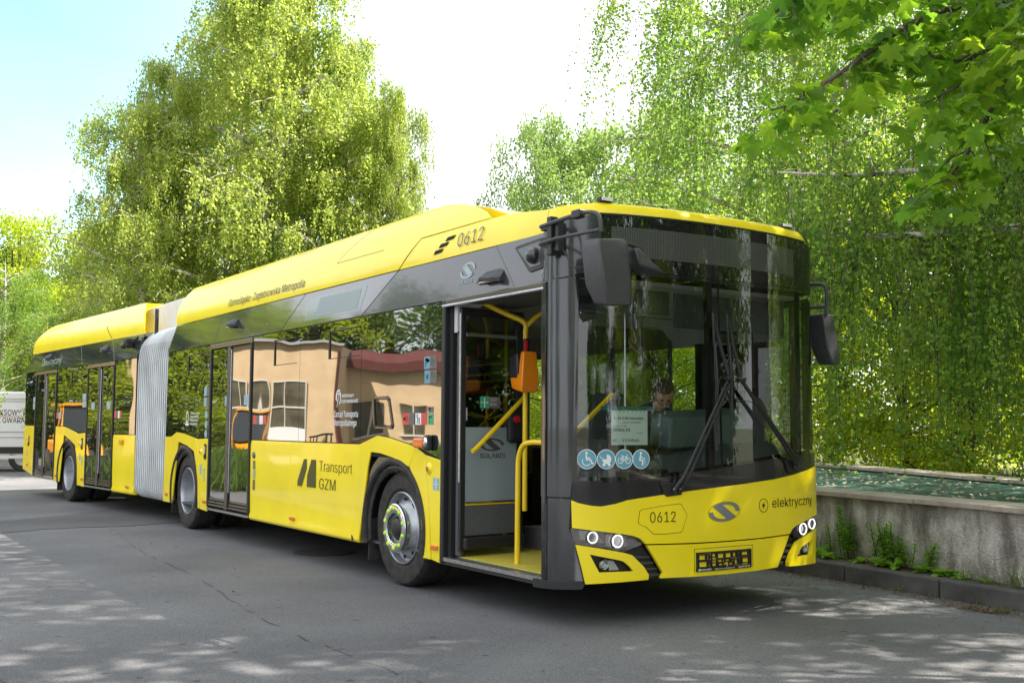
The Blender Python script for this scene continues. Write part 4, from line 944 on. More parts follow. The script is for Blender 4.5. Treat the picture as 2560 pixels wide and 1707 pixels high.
G().tube(smooth_path([(-.35, -1.28, 2.52), (-.28, -1.27, 2.46), (-.22, -1.28, 2.38), (-.10, -1.27, 2.36), (.0, -1.30, 2.42)], 5), .006, 6).obj('mirror_cable', BLK, mm, smooth=True)
mg = hull('mirror_housing', [
    [(.03, -1.36, 2.515), (.03, -1.19, 2.535), (.12, -1.10, 2.525), (.19, -1.17, 2.515), (.19, -1.37, 2.495)],
    [(.02, -1.385, 2.46), (.02, -1.17, 2.48), (.12, -1.075, 2.49), (.21, -1.155, 2.48), (.21, -1.39, 2.45)],
    [(.03, -1.36, 2.22), (.03, -1.16, 2.22), (.12, -1.05, 2.24), (.21, -1.13, 2.22), (.21, -1.34, 2.19)],
    [(.07, -1.32, 2.10), (.07, -1.15, 2.10), (.12, -1.05, 2.12), (.20, -1.115, 2.09), (.20, -1.295, 2.075)]], MIRP, mm, .014)
hull('wide_angle_mirror', [
    [(.10, -1.06, 2.47), (.10, -1.02, 2.47), (.17, -1.02, 2.47), (.17, -1.06, 2.47)],
    [(.06, -1.06, 2.44), (.06, -.98, 2.42), (.19, -.98, 2.42), (.19, -1.07, 2.44)],
    [(.04, -1.05, 2.37), (.04, -.86, 2.33), (.20, -.85, 2.33), (.20, -1.05, 2.36)],
    [(.06, -1.02, 2.35), (.06, -.84, 2.315), (.18, -.84, 2.315), (.18, -1.02, 2.34)]], MIRP, mm, .008)
G().tube([(.12, -1.12, 2.50), (.13, -1.05, 2.49), (.14, -.98, 2.47)], .012, 8).obj('small_arm', BLK, mm, smooth=True)
ml = G().tube(smooth_path([(-.66, 1.32, 2.49), (-.55, 1.40, 2.50), (-.44, 1.43, 2.48), (-.42, 1.435, 2.40), (-.43, 1.44, 2.24)], 5), .016, 10).obj('driver_side_mirror', MIRP, B, smooth=True)
lab(ml, 'dark exterior mirror on the driver side')
G().tube([(-.66, 1.32, 2.30), (-.43, 1.435, 2.31)], .014, 8).obj('lower_arm', MIRP, ml, smooth=True)
hull('mirror_housing', [
    [(-.60, 1.42, 2.255), (-.60, 1.52, 2.25), (-.50, 1.55, 2.25), (-.44, 1.53, 2.25), (-.44, 1.41, 2.255)],
    [(-.58, 1.42, 1.98), (-.58, 1.55, 1.98), (-.48, 1.58, 1.99), (-.40, 1.55, 2.0), (-.40, 1.42, 1.96)],
    [(-.54, 1.46, 1.845), (-.54, 1.56, 1.84), (-.47, 1.58, 1.85), (-.40, 1.56, 1.84), (-.40, 1.47, 1.84)]], MIRP, ml, .012)
# door cameras, lamps
def cam_panel():
    o = panel('camera_plate', [(-.915, 2.590), (-.90, 2.603), (-.57, 2.625), (-.555, 2.612), (-.535, 2.425), (-.55, 2.405), (-.695, 2.392), (-.715, 2.402)], BLK, S_side, B, .014, .004, bev=.004)
    panel('camera_plate_face', [(-.880, 2.578), (-.59, 2.600), (-.57, 2.430), (-.69, 2.422)], principled('plate_grey', (.05, .055, .055), .25, 0, .4), S_side, o, .004, .018, bev=.003)
    G().ball((-.66, -1.285, 2.505), .058, 8, (1, .9, 1)).obj('camera_dome', BLKG, o, smooth=True)
cam_panel()
def marker(x, z, M=None, s=1):
    o = hull('door_lamp', [[(x-.22*s, -1.26, z+.0), (x-.20*s, -1.29, z-.035), (x-.20*s, -1.29, z-.030), (x-.20*s, -1.262, z+.015)],
        [(x-.10*s, -1.255, z+.01), (x-.08*s, -1.335, z-.025), (x-.08*s, -1.34, z+.0), (x-.09*s, -1.26, z+.055)],
        [(x+.10*s, -1.255, z-.03), (x+.10*s, -1.36, z-.05), (x+.10*s, -1.36, z-.02), (x+.09*s, -1.26, z+.06)],
        [(x+.17*s, -1.255, z-.04), (x+.16*s, -1.31, z-.05), (x+.16*s, -1.31, z-.02), (x+.15*s, -1.26, z+.045)]], BLK, B, .014, M)
    G().box((x-.02*s, -1.315, z-.036), (.16*s, .03, .008)).obj('lens', principled('clear_lens', (.8, .8, .82), .15), o)
marker(-1.20, 2.415); marker(-6.83, 2.50, None, .9); marker(-1.90, 2.515, MR, .9); marker(-5.20, 2.54, MR, .9)
o = G().box((-.60, -1.33, 2.53), (.12, .12, .14)).obj('rear_camera', BLK, B, MR, bev=.02)
G().ball((-.63, -1.40, 2.49), .045, 6).obj('camera_dome', BLKG, o, smooth=True); G().tube(smooth_path([(-.50, -1.30, 2.55), (-.40, -1.32, 2.56), (-.30, -1.29, 2.60)], 4), .02, 6).obj('camera_arm', BLK, o)

# --- lettering and stickers on the side
def sd(name, polys, mat=GRP, off=.0, M=None, **k): return decal(name, polys, mat, S_side, B, off, M, **k)
def fd_(name, polys, mat=GRP, M=None): return panel(name, polys, mat, S_side, B, .001, .0115 if name != 'x' else 0, cv=.02, cu=.35, M=M, smooth=False)
fd_('fleet_number', text_polys('0612', -1.755, 2.715, .375, .108, -.006, up=(.012, 1)), GRP)
fd_('lettering', text_polys('Górnośląsko-Zagłębiowska Metropolia', -7.10, 2.722, 2.30, .086, -.004), principled('grey_lettering', (.10, .10, .07), .5))
fd2 = lambda name, polys, mat, M=None: panel(name, polys, mat, S_side, B, .0008, .0095, M=M, cv=.06, smooth=False)
fd2('maker_logo', solaris_oval(-1.565, 2.508, .112, .062, 6), LGP); fd2('maker_name', text_polys('SOLARIS', -1.705, 2.405, .222, .030, .008, shear=.25), LGP)
yM = -4.796
fk = .0
sd('operator_logo', [[(-4.796, .729), (-4.796, .775), (-4.640, .996), (-4.570, .998), (-4.570, .905), (-4.690, .729)], [(-4.560, .729), (-4.555, .84), (-4.455, .996), (-4.344, .998), (-4.344, .729)]], KHA, .001)
sd('lettering', text_polys('Transport', -4.265, .893, .735, .098, -.008), KHA, .001); sd('lettering', text_polys('GZM', -4.262, .724, .375, .102, -.008), KHA, .001)
GO = .0
def wprint(polys, M=None, mat=WHT): return decal('window_print', polys, mat, S_side, B, -.001, M)
leafl = ringp(-3.86, 1.585, .035, .045, 30, 250, 10)+ringp(-3.86, 1.585, .045, .058, -60, 200, 12, 1.3)+stroke([(-3.89, 1.50), (-3.83, 1.66)], .008)
wprint(leafl+text_polys('WSPIERAMY', -3.785, 1.585, .26, .028, .01)+text_polys('ELEKTROMOBILNOŚĆ', -3.785, 1.535, .35, .028, .01)+text_polys('Zarząd Transportu', -3.952, 1.405, .52, .055, .004)+text_polys('Metropolitalnego', -3.950, 1.325, .49, .055, .004))
def rsq(x0, z0, x1, z1): return [[(x0, z0), (x1, z0), (x1, z1), (x0, z1)]]
def st(name, x0, z0, x1, z1, mat, M=None, off=-.001): return decal(name, rsq(x0, z0, x1, z1), mat, S_side, B, off, M)
def pair(x0, z0, x1, z1, a, b, split=.5, M=None, off=-.001):
    xm = x0+(x1-x0)*split; st('sticker', x0, z0, xm, z1, a, M, off); return st('sticker', xm, z0, x1, z1, b, M, off)
pair(-2.215, 1.783, -2.008, 1.883, BLU, GRYS, .47); wprint(stroke([(-2.19, 1.80), (-2.19, 1.83), (-2.16, 1.835)], .008)+[[(-2.195, 1.845), (-2.13, 1.835), (-2.125, 1.858), (-2.19, 1.872)]]+text_polys('Pojazd', -2.105, 1.852, .05, .012)+text_polys('monitorowany', -2.105, 1.835, .085, .010)+text_polys('Monitored', -2.105, 1.815, .06, .009))
pair(-2.205, 1.668, -2.005, 1.771, BLU, GRYS, .45); wprint(stroke([(-2.16, 1.69), (-2.16, 1.75)], .006)+stroke([(-2.185, 1.705), (-2.135, 1.735)], .006)+stroke([(-2.185, 1.735), (-2.135, 1.705)], .006)+text_polys('Pojazd', -2.105, 1.742, .05, .012)+text_polys('klimatyzowany', -2.105, 1.725, .085, .010)+text_polys('Air conditioned', -2.105, 1.705, .08, .009))
pair(-2.571, 1.337, -2.369, 1.433, REDS, GRYS, .52); wprint([[(-2.555, 1.375), (-2.54, 1.375), (-2.525, 1.36), (-2.525, 1.41), (-2.54, 1.395), (-2.555, 1.395)]]+ringp(-2.525, 1.385, .020, .026, -60, 60, 6)+ringp(-2.525, 1.385, .034, .040, -60, 60, 6))
pair(-2.350, 1.337, -2.156, 1.431, WHT, REDS, .5); decal('window_print', stroke([(-2.32, 1.35), (-2.31, 1.39), (-2.33, 1.41)], .012)+[circ(-2.315, 1.418, .008, 8)]+stroke([(-2.285, 1.35), (-2.285, 1.39)], .018), GRYS, S_side, B, .000)
st('sticker', -2.136, 1.337, -2.055, 1.425, GRNS); st('sticker', -2.136, 1.43, -2.055, 1.479, GRYS); wprint([circ(-2.115, 1.462, .012, 12)]+stroke([(-2.12, 1.35), (-2.12, 1.40), (-2.08, 1.40)], .008), mat=WHT)
pair(-6.10, 1.337, -5.69, 1.43, REDS, GRYS, .27); pair(-5.90, 1.337, -5.69, 1.43, WHT, REDS, .5, off=.0)
for z, a in ((1.68, BLU2), (1.55, BLU2)): pair(-7.83, z, -7.64, z+.11, a, GRYS, .5)
for z in (1.45, 1.33, 1.215): sd('round_sticker', [circ(-7.73, z, .05, 20)], BLU2, -.001)
wprint(ringp(-8.50, 1.42, .035, .05, 0, 360, 16, 1.6)+stroke([(-8.56, 1.33), (-8.44, 1.33)], .03)+text_polys('Dofinansowano z funduszy', -8.36, 1.46, .36, .026)+text_polys('Narodowego Funduszu', -8.36, 1.415, .33, .026)+text_polys('Ochrony Środowiska', -8.36, 1.37, .30, .026)+text_polys('i Gospodarki Wodnej', -8.36, 1.325, .28, .026))
for z, a in ((1.72, LGP), (1.60, LGP)): pair(-3.02, z, -2.83, z+.11, a, BLU2, .5, MR)
pair(-1.33, 1.42, -1.18, 1.53, REDS, GRYS, .5, MR); pair(-1.16, 1.42, -1.0, 1.53, WHT, REDS, .5, MR); pair(-4.57, 1.42, -4.25, 1.53, REDS, LGP, .4, MR)
for z in (1.72, 1.60): pair(-6.20, z, -6.04, z+.11, LGP, BLU2, .5, MR)
for dx in (-6.95, -6.30): pair(dx-.09, 1.55, dx+.09, 1.66, BLU2, LGP, .6, off=.004)
for dx in (-2.42, -1.62): pair(dx-.09, 1.56, dx+.09, 1.68, LGP, BLU2, .6, MR, off=.004)
fd2('lettering', text_polys('elektryczny', -5.55, 2.40, 1.15, .12, -.005)+ringp(-5.62, 2.46, .06, .075, 0, 360, 18), principled('mint_print', (.45, .62, .5), .5), MR)
st('door_sticker', -2.039, .828, -1.943, .922, BLU2, off=.003); sd('door_sticker_print', stroke([(-1.99, .84), (-1.99, .91)], .010)+stroke([(-2.03, .875), (-2.005, .875)], .005)+stroke([(-1.975, .875), (-1.952, .875)], .005), WHT, .0045)
for x, M in ((-7.87, None), (-3.05, MR)): st('door_sticker', x-.04, .72, x+.03, .84, BLU2, M, .003); st('door_sticker', x+.10, .64, x+.15, .80, principled('pale_green_sticker', (.25, .5, .35), .5), M, .003)
st('door_sticker', -6.52, .72, -6.46, .84, BLU2, MR, .003)
for z in (.85, .75): st('charging_sticker', -6.06, z, -5.995, z+.09, GRYS if z > .8 else LGP, off=.002)
st('charging_sticker', -6.055, .625, -6.0, .735, GRYS, off=.002)
sd('charging_print', [circ(-6.028, .895, .018, 10)]+stroke([(-6.028, .86), (-6.028, .93)], .01), LGP, .0035)
G().lathe([(0, -.012), (.03, -.012), (.038, 0)], (-6.035, -1.276, 1.000), 'y', 18).obj('lock_cap', principled('cap_grey', (.12, .15, .17), .3, .5), B, smooth=True)
def button(x, z, M=None, s=1):
    o = G().lathe([(0, -.020), (.024*s, -.020), (.034*s, -.012), (.052*s, 0)], (x, -1.276, z), 'y', 24).obj('door_button', Y_, B, M, smooth=True)
    G().lathe([(0, -.026), (.018*s, -.026), (.023*s, -.019)], (x, -1.276, z), 'y', 16).obj('push_cap', principled('button_amber', (.5, .12, .06), .3), o, smooth=True)
button(-2.104, .990); button(-7.87, .995, None, .8); button(-3.06, 1.0, MR, .7); button(-6.5, 1.05, MR, .7)
for x, M in ((-7.71, None), (-2.95, MR), (-6.40, MR)):
    o = G().box((x, -1.280, 1.0), (.075, .02, .19)).obj('door_control', BLK, B, M, bev=.015); G().box((x, -1.288, 1.02), (.045, .012, .09)).obj('push_cap', principled('pale_button', (.55, .45, .38), .4), o, bev=.006); G().lathe([(0, -.296+.284), (.018, -.012), (.02, 0)], (x, -1.286, .945), 'y', 12).obj('push_button', BLKG, o, smooth=True)
for x, z, M in ((-4.91, .395, None), (-2.00, .385, None), (-9.30, .40, None), (-7.70, .395, None), (-.62, .40, MR), (-2.88, .42, MR), (-4.44, .42, MR), (-6.45, .55, MR)):
    G().box((x, -1.285, z), (.105, .014, .036)).obj('side_marker', ORL, B, M, bev=.005)
ti = G().box((-2.245, -1.295, 1.192), (.17, .035, .080)).obj('turn_indicator', ORL, B, bev=.015)
ci = G().box((-2.095, -1.30, 1.195), (.075, .055, .125)).obj('side_camera', BLK, B, bev=.02); G().ball((-2.09, -1.325, 1.20), .030, 6, (1, .5, 1.4)).obj('camera_dome', CHR, ci, smooth=True)
G().box((-.92, -1.295, 1.062), (.13, .03, .075)).obj('turn_indicator', principled('amber_lens', (.8, .35, .01), .25, 0, .5), B, MR, bev=.012)
for x in (-3.52, -9.38): 
    sd('tow_mark', [[(x, .305), (x+.045, .305), (x+.03, .34), (x, .36)]], BLK, .002)
# sliding driver opening flap frame on the front side window
fr = [(-3.119, 1.569), (-2.86, 1.571), (-2.825, 1.55), (-2.75, 1.33), (-2.765, 1.308), (-3.07, 1.313), (-3.09, 1.33)]
panel('inspection_flap', stroke([fr[i % 7] for i in range(8)], .018), BRONZE, S_side, B, .008, .0, smooth=False); panel('inspection_joint', stroke([((a+2.94)*.88-2.94, (b-1.44)*.88+1.44) for a, b in [fr[i % 7] for i in range(8)]], .008), DIN, S_side, B, .003, .0, smooth=False)

# --- rear end and the far side (seen through the bus and from a step aside)
G().prism([(-6.78, .46), (-6.81, 1.9), (-6.79, 2.31), (-6.45, 2.66), (-6.40, 2.66), (-6.70, 2.3), (-6.72, .46)], 'y', -1.24, 1.24).obj('rear_panel', Y_, B, MR, bev=.02)
skirt('skirt_panel', -9.45, -9.20, .295, 1.16, None, B, 1); skirt('skirt_panel', -8.0, -3.35, .295, 1.16, None, B, 1); skirt('skirt_panel', -2.05, -.56, .295, 1.05, None, B, 1)
skirt('skirt_panel', -3.2, -.355, .295, 1.17, MR, B, 1); skirt('skirt_panel', -6.7, -4.5, .295, 1.17, MR, B, 1)
for x0, x1 in ((-9.2, -8.0), (-3.35, -2.05)): G().box(((x0+x1)/2, 1.262, 1.11), (x1-x0, .02, .12)).obj('arch_top_panel', Y_, B)
G().box((-3.85, 1.262, 1.1), (1.3, .02, .14)).obj('arch_top_panel', Y_, B, MR)
panel('band_panel', [(-9.43, 2.308), (-.56, 2.308), (-.56, 2.645), (-9.2, 2.645)], BAND, S_left, B, .012, -.006, cv=.1)
panel('band_panel', [(-6.75, 2.308), (-.37, 2.308), (-.2, 2.645), (-6.4, 2.645)], BAND, S_left, B, .012, -.006, cv=.1, M=MR)
for x0, x1 in ((-9.4, -7.9), (-7.85, -6.2), (-6.15, -4.5), (-4.45, -3.0), (-2.95, -1.72)):
    panel('window', [(x0, 1.17), (x1, 1.17), (x1, 2.30), (x0, 2.30)], SGL, S_left, B, .004, -.006, flat=True); G().box((x1+.02, 1.25, 1.75), (.07, .06, 1.2)).obj('window_pillar', BLK, B)
panel('driver_window', [(-1.62, 1.06), (-.60, 1.06), (-.58, 2.30), (-1.62, 2.30)], LGL, S_left, B, .004, -.006, flat=True)
for x in (-1.66, -.60): G().box((x, 1.25, 1.70), (.07, .06, 1.28)).obj('window_pillar', BLK, B, bev=.01)
for x0, x1 in ((-6.7, -3.5), (-3.45, -.4)): panel('window', [(x0, 1.18), (x1, 1.18), (x1, 2.30), (x0, 2.30)], DGLASS, S_left, B, .006, -.006, M=MR)

# ------------------------------------------------------------------ INTERIOR of the front part
G().box((-4.9, 0, .318), (8.7, 2.42, .02)).obj('floor', DKG, B)
G().box((-1.35, -.55, .332), (1.55, 1.28, .008)).obj('entrance_mat', FLOORY, B)
G().box((-4.95, 0, 2.37), (8.8, 2.40, .03)).obj('ceiling', CEIL, B)
G().box((-4.9, 1.235, .75), (8.7, .02, .80)).obj('wall_lining', DKG, B)
G().box((-9.3, 0, 1.4), (.03, 2.3, 1.9)).obj('rear_bulkhead', DKG, B)
for s in (-1, 1): G().prism([(s*1.24, 2.05), (s*1.24, 2.36), (s*.85, 2.36), (s*1.05, 2.25)], 'x', -9.2, -1.75 if s < 0 else -.7).obj('ceiling_duct', CEIL, B)
G().prism([(-1.22, 2.36), (-.5, 2.36), (-.62, 2.28), (-1.22, 2.28)], 'x', -1.9, -.55).obj('door_header', DKG, B)
for s_ in (-1, 1): G().box((-2.75, s_*.92, 1.10), (1.25, .62, .05)).box((-2.75, s_*.60, .72), (1.25, .04, .80)).box((-2.14, s_*.92, .72), (.03, .60, .80)).box((-3.36, s_*.92, .72), (.03, .60, .80)).obj('wheel_box', DKG, B)
# driver's cab
G().box((-1.55, .35, .42), (1.0, 1.55, .18)).obj('cab_platform', DKG, B)
G().box((-2.02, .55, .95), (.03, 1.3, .95)).obj('cab_rear_wall', DKG, B)
G().box((-2.02, .55, 1.78), (.012, 1.25, .85)).obj('cab_screen', glass_mat('cab_screen_glass', (.5, .53, .5), .04), B)
for y in (-.1, 1.18): G().tube([(-2.02, y, .4), (-2.02, y, 2.35)], .02, 8).obj('cab_post', DKG, B)
G().box((-1.62, -.10, .82), (.82, .03, .82)).obj('cab_door', DKG, B, bev=.01)
# dashboard
hull('dashboard', [
    [(-.45, -.55, .86), (-.45, 1.12, .92), (-1.00, 1.12, .90), (-.95, -.50, .86)],
    [(-.42, -.60, .98), (-.48, 1.15, 1.10), (-1.02, 1.12, 1.24), (-.98, -.42, 1.02)],
    [(-.52, -.48, 1.02), (-.56, 1.10, 1.16), (-.98, 1.05, 1.30), (-.92, -.30, 1.06)]], principled('dash_grey', (.11, .13, .135), .45), B, .02)
hull('instrument_binnacle', [
    [(-.78, .06, 1.16), (-.76, .96, 1.20), (-1.02, .96, 1.22), (-1.02, .06, 1.20)],
    [(-.80, .10, 1.40), (-.80, .90, 1.43), (-1.02, .92, 1.46), (-1.04, .10, 1.42)],
    [(-.86, .22, 1.445), (-.86, .82, 1.475), (-1.00, .84, 1.49), (-1.00, .2, 1.46)]], principled('binnacle', (.13, .175, .175), .5), B, .03)
G().box((-.55, -.42, .98), (.22, .36, .10)).box((-.95, -.20, 1.12), (.14, .32, .42)).obj('ticket_console', BLK, B, bev=.015)
sw = G()
for k in range(24):
    a, b = 2*math.pi*k/24, 2*math.pi*(k+1)/24
SWM = Matrix.Translation((-1.10, .42, 1.28))@Matrix.Rotation(R(-28), 4, 'Y')
sw = G().tube([(0.22*math.cos(2*math.pi*k/28), .22*math.sin(2*math.pi*k/28), 0) for k in range(29)], .014, 8, False).tube([(-.2, 0, 0), (.2, 0, -.02)], .014, 6).tube([(0, .2, 0), (0, 0, -.02)], .014, 6).lathe([(0, .01), (.05, .008), (.06, -.03), (.04, -.25)], (0, 0, 0), 'z', 16)
sw.obj('steering_wheel', BLK, B, SWM, smooth=True)
hull('driver_seat', [[(-1.85, .15, .80), (-1.38, .18, .80), (-1.38, .70, .80), (-1.85, .72, .80)], [(-1.88, .13, .92), (-1.36, .16, .92), (-1.36, .72, .92), (-1.88, .74, .92)]], DKG, B, .03)
hull('driver_seat_back', [[(-1.95, .16, .88), (-1.82, .16, .88), (-1.82, .70, .88), (-1.95, .70, .88)], [(-2.0, .14, 1.35), (-1.88, .14, 1.35), (-1.88, .72, 1.35), (-2.0, .72, 1.35)], [(-2.01, .28, 1.62), (-1.93, .28, 1.62), (-1.93, .58, 1.62), (-2.01, .58, 1.62)]], DKG, B, .03)
G().box((-1.62, .43, .66), (.3, .3, .30)).obj('seat_pedestal', BLK, B)
for x, z, w, t in ((-.72, 2.05, .36, .16), (-.72, 2.06, .34, .15)): pass
G().box((-.62, .55, 2.20), (.02, 1.15, .26)).obj('sun_blind', DKG, B); G().box((-.60, -.60, 2.24), (.02, 1.0, .18)).obj('sun_blind', DKG, B)
G().tube([(-.62, -.9, 2.13), (-.62, 1.1, 2.13)], .008, 6).obj('blind_rail', ALU, B)
G().lathe([(0, 0), (.06, .0), (.075, -.02), (.06, -.05), (.0, -.075)], (-.60, -.66, 2.235), 'z', 20).obj('ceiling_camera', principled('off_white', (.6, .6, .55), .4), B, smooth=True)
# inner rear view mirror on a stalk, and stalks
G().tube([(-.75, .93, 2.3), (-.75, .93, 1.66)], .008, 6).obj('mirror_stalk', BLK, B); G().box((-.70, .74, 1.66), (.05, .07, .07)).tube([(-.70, .74, 1.66), (-.75, .93, 1.66)], .006, 6).obj('stalk_camera', BLK, B, bev=.01)
G().box((-.66, .55, 2.03), (.07, .20, .09)).obj('inner_mirror', BLK, B, bev=.02)
# yellow hand rails
def rail(pts, r=.0175, n=5, mat=POLE): return G().tube(smooth_path(pts, n) if len(pts) > 2 else pts, r, 12).obj('hand_rail', mat, B, smooth=True)
rail([(-1.535, -.75, .68), (-1.535, -.75, 2.08)], .02); rail([(-1.535, -.75, 2.06), (-1.54, -.76, 2.14), (-1.63, -.88, 2.21), (-1.74, -1.02, 2.30), (-1.77, -1.06, 2.36)], .021)
rail([(-1.535, -.75, 2.10), (-1.50, -.68, 2.18), (-1.45, -.55, 2.28), (-1.42, -.48, 2.36)], .017)
rail([(-1.17, -1.06, .335), (-1.165, -1.06, .95), (-1.155, -1.06, 1.10), (-1.10, -1.06, 1.19), (-1.0, -1.055, 1.215), (-.85, -1.05, 1.215), (-.58, -1.03, 1.215)], .020)
rail([(-1.25, -.62, .34), (-1.23, -.62, .90), (-1.18, -.64, 1.02), (-1.05, -.70, 1.07), (-.8, -.80, 1.07)], .012)
rail([(-2.05, -.60, .33), (-2.05, -.60, 2.36)], .0175); rail([(-2.05, -.60, 1.98), (-2.6, -.62, 2.20), (-2.9, -.62, 2.33)], .0175); rail([(-3.6, -.55, .33), (-3.6, -.55, 2.36)]); rail([(-3.6, .55, .33), (-3.6, .55, 2.36)]); rail([(-5.2, .6, .33), (-5.2, .6, 2.36)]); rail([(-9.0, -.6, 2.0), (-3.0, -.6, 2.0)]); rail([(-9.0, .6, 2.0), (-2.3, .6, 2.0)])
rail([(-2.28, .1, 1.0), (-2.28, .1, 1.9), (-2.2, .12, 2.0), (-2.05, .14, 2.05)])
# ticket validator on the pole
val = hull('ticket_validator', [
    [(-1.56, -.86, 1.62), (-1.36, -.90, 1.585), (-1.36, -.76, 1.585), (-1.56, -.74, 1.62)],
    [(-1.57, -.87, 1.70), (-1.345, -.91, 1.66), (-1.345, -.75, 1.66), (-1.57, -.73, 1.70)],
    [(-1.46, -.87, 1.72), (-1.355, -.90, 1.74), (-1.355, -.75, 1.74), (-1.46, -.73, 1.72)],
    [(-1.44, -.86, 1.90), (-1.365, -.88, 1.90), (-1.365, -.76, 1.90), (-1.44, -.74, 1.90)]], ORG, B, .010)
hull('validator_face', [[(-1.585, -.875, 1.705), (-1.43, -.895, 1.695), (-1.43, -.76, 1.695), (-1.585, -.74, 1.705)], [(-1.575, -.87, 1.87), (-1.452, -.885, 1.892), (-1.452, -.76, 1.892), (-1.575, -.74, 1.87)]], BLK, val, .012)
G().box((-1.50, -.76, 1.95), (.05, .05, .12)).obj('stop_button_box', BLK, B, bev=.01); G().box((-1.47, -.79, 1.95), (.02, .02, .08)).obj('stop_button', REDP, B)
def seat(x, y, M=None):
    s = hull('passenger_seat', [[(x-.2, y-.21, .78), (x+.2, y-.21, .80), (x+.2, y+.21, .80), (x-.2, y+.21, .78)], [(x-.2, y-.22, .84), (x+.22, y-.22, .86), (x+.22, y+.22, .86), (x-.2, y+.22, .84)]], DKG, B, .02)
    hull('seat_back', [[(x-.24, y-.21, .82), (x-.18, y-.21, .82), (x-.18, y+.21, .82), (x-.24, y+.21, .82)], [(x-.34, y-.20, 1.42), (x-.29, y-.20, 1.42), (x-.29, y+.20, 1.42), (x-.34, y+.20, 1.42)]], principled('seat_moquette', (.03, .04, .06), .9), s, .03)
    G().tube([(x-.30, y-.2, 1.42), (x-.31, y, 1.47), (x-.30, y+.2, 1.42)], .012, 8).obj('grab_handle', POLE, s); G().box((x, y, .56), (.08, .3, .46)).obj('seat_leg', BLK, s)
for x in (-3.0, -4.1, -5.0, -5.9): seat(x, .98); 
for x in (-4.1, -5.0, -5.9, -7.4): seat(x, .50)
for k in range(5): G().tube(smooth_path([(-3.2-k, -.6, 1.99), (-3.2-k, -.6, 1.86), (-3.26-k, -.6, 1.80), (-3.14-k, -.6, 1.80), (-3.2-k, -.6, 1.86)], 4), .008, 6).obj('strap_handle', BLK, B)

# wire coat hanger behind the driver
h = G().tube(smooth_path([(-1.45, .27, 2.02), (-1.45, .25, 2.05), (-1.45, .22, 2.03), (-1.45, .24, 1.99)], 4), .004, 6).tube([(-1.45, .24, 1.99), (-1.45, .05, 1.87), (-1.45, .46, 1.87), (-1.45, .24, 1.99)], .004, 6)
ho = h.obj('coat_hanger', ALU); tag(ho, 'empty wire coat hanger hanging behind the windscreen above the driver', 'hanger')

# ================================================================== PERSON
def skin_body(name, verts, edges, radii, mat, parent, root=0, lev=2):
    me = bpy.data.meshes.new(name); me.from_pydata(verts, edges, []); me.materials.append(mat)
    o = bpy.data.objects.new(name, me); link(o, parent)
    o.modifiers.new('skin', 'SKIN'); o.modifiers.new('sub', 'SUBSURF').levels = lev; o.modifiers['sub'].render_levels = lev
    for i, r_ in enumerate(radii): me.skin_vertices[0].data[i].radius = (r_, r_) if not isinstance(r_, tuple) else r_
    me.skin_vertices[0].data[root].use_root = True; o.modifiers['skin'].use_smooth_shade = True
    return o
SKIN = principled('skin', (.50, .25, .17), .5, 0, 0, .4); HAIR = principled('hair', (.045, .028, .018), .7); add_noise(HAIR, .5, 120, bump=.5, bscale=200)
JKT = principled('navy_jacket', (.012, .02, .035), .8); add_noise(JKT, .3, 8, bump=.4, bscale=14); TRO = principled('dark_trousers', (.02, .02, .022), .85)
per = empty('person', (-1.60, .43, .35), 'man in a dark jacket bowing his head in the driver seat', 'person')
off = -per.location
def pv(L_): return [tuple(Vector(v)+off) for v in L_]
V = [(-1.60, .43, .98), (-1.56, .43, 1.14), (-1.48, .42, 1.32), (-1.36, .40, 1.44), (-1.25, .385, 1.515),
     (-1.38, .22, 1.42), (-1.24, .12, 1.26), (-1.08, .22, 1.20), (-1.38, .60, 1.42), (-1.26, .74, 1.27), (-1.08, .62, 1.22),
     (-1.45, .32, .96), (-1.15, .28, .97), (-1.45, .54, .96), (-1.15, .58, .97)]
E_ = [(0, 1), (1, 2), (2, 3), (3, 4), (3, 5), (5, 6), (6, 7), (3, 8), (8, 9), (9, 10), (0, 11), (11, 12), (0, 13), (13, 14)]
Rr = [.15, .14, (.16, .12), (.11, .085), .062, .075, .052, .036, .075, .052, .036, .085, .06, .085, .06]
skin_body('torso_and_arms', pv(V), E_, Rr, JKT, per)
V = [(-1.18, .28, .96), (-.98, .27, .93), (-.95, .26, .60), (-.95, .26, .48), (-.84, .25, .46)]
skin_body('trouser_leg', pv(V), [(0, 1), (1, 2), (2, 3)], [.065, .062, .05, .045, .04], TRO, per)
V = [(-1.18, .58, .96), (-.98, .59, .93), (-.95, .60, .60), (-.95, .60, .48), (-.84, .60, .46)]
skin_body('trouser_leg', pv(V), [(0, 1), (1, 2), (2, 3)], [.065, .062, .05, .045, .04], TRO, per)
for y in (.26, .60): hull('shoe', [[tuple(Vector(p)+off) for p in q] for q in ([(-1.0, y-.045, .42), (-.75, y-.04, .42), (-.75, y+.04, .42), (-1.0, y+.045, .42)], [(-1.0, y-.04, .50), (-.88, y-.035, .50), (-.88, y+.035, .50), (-1.0, y+.04, .50)])], BLK, per, .015)
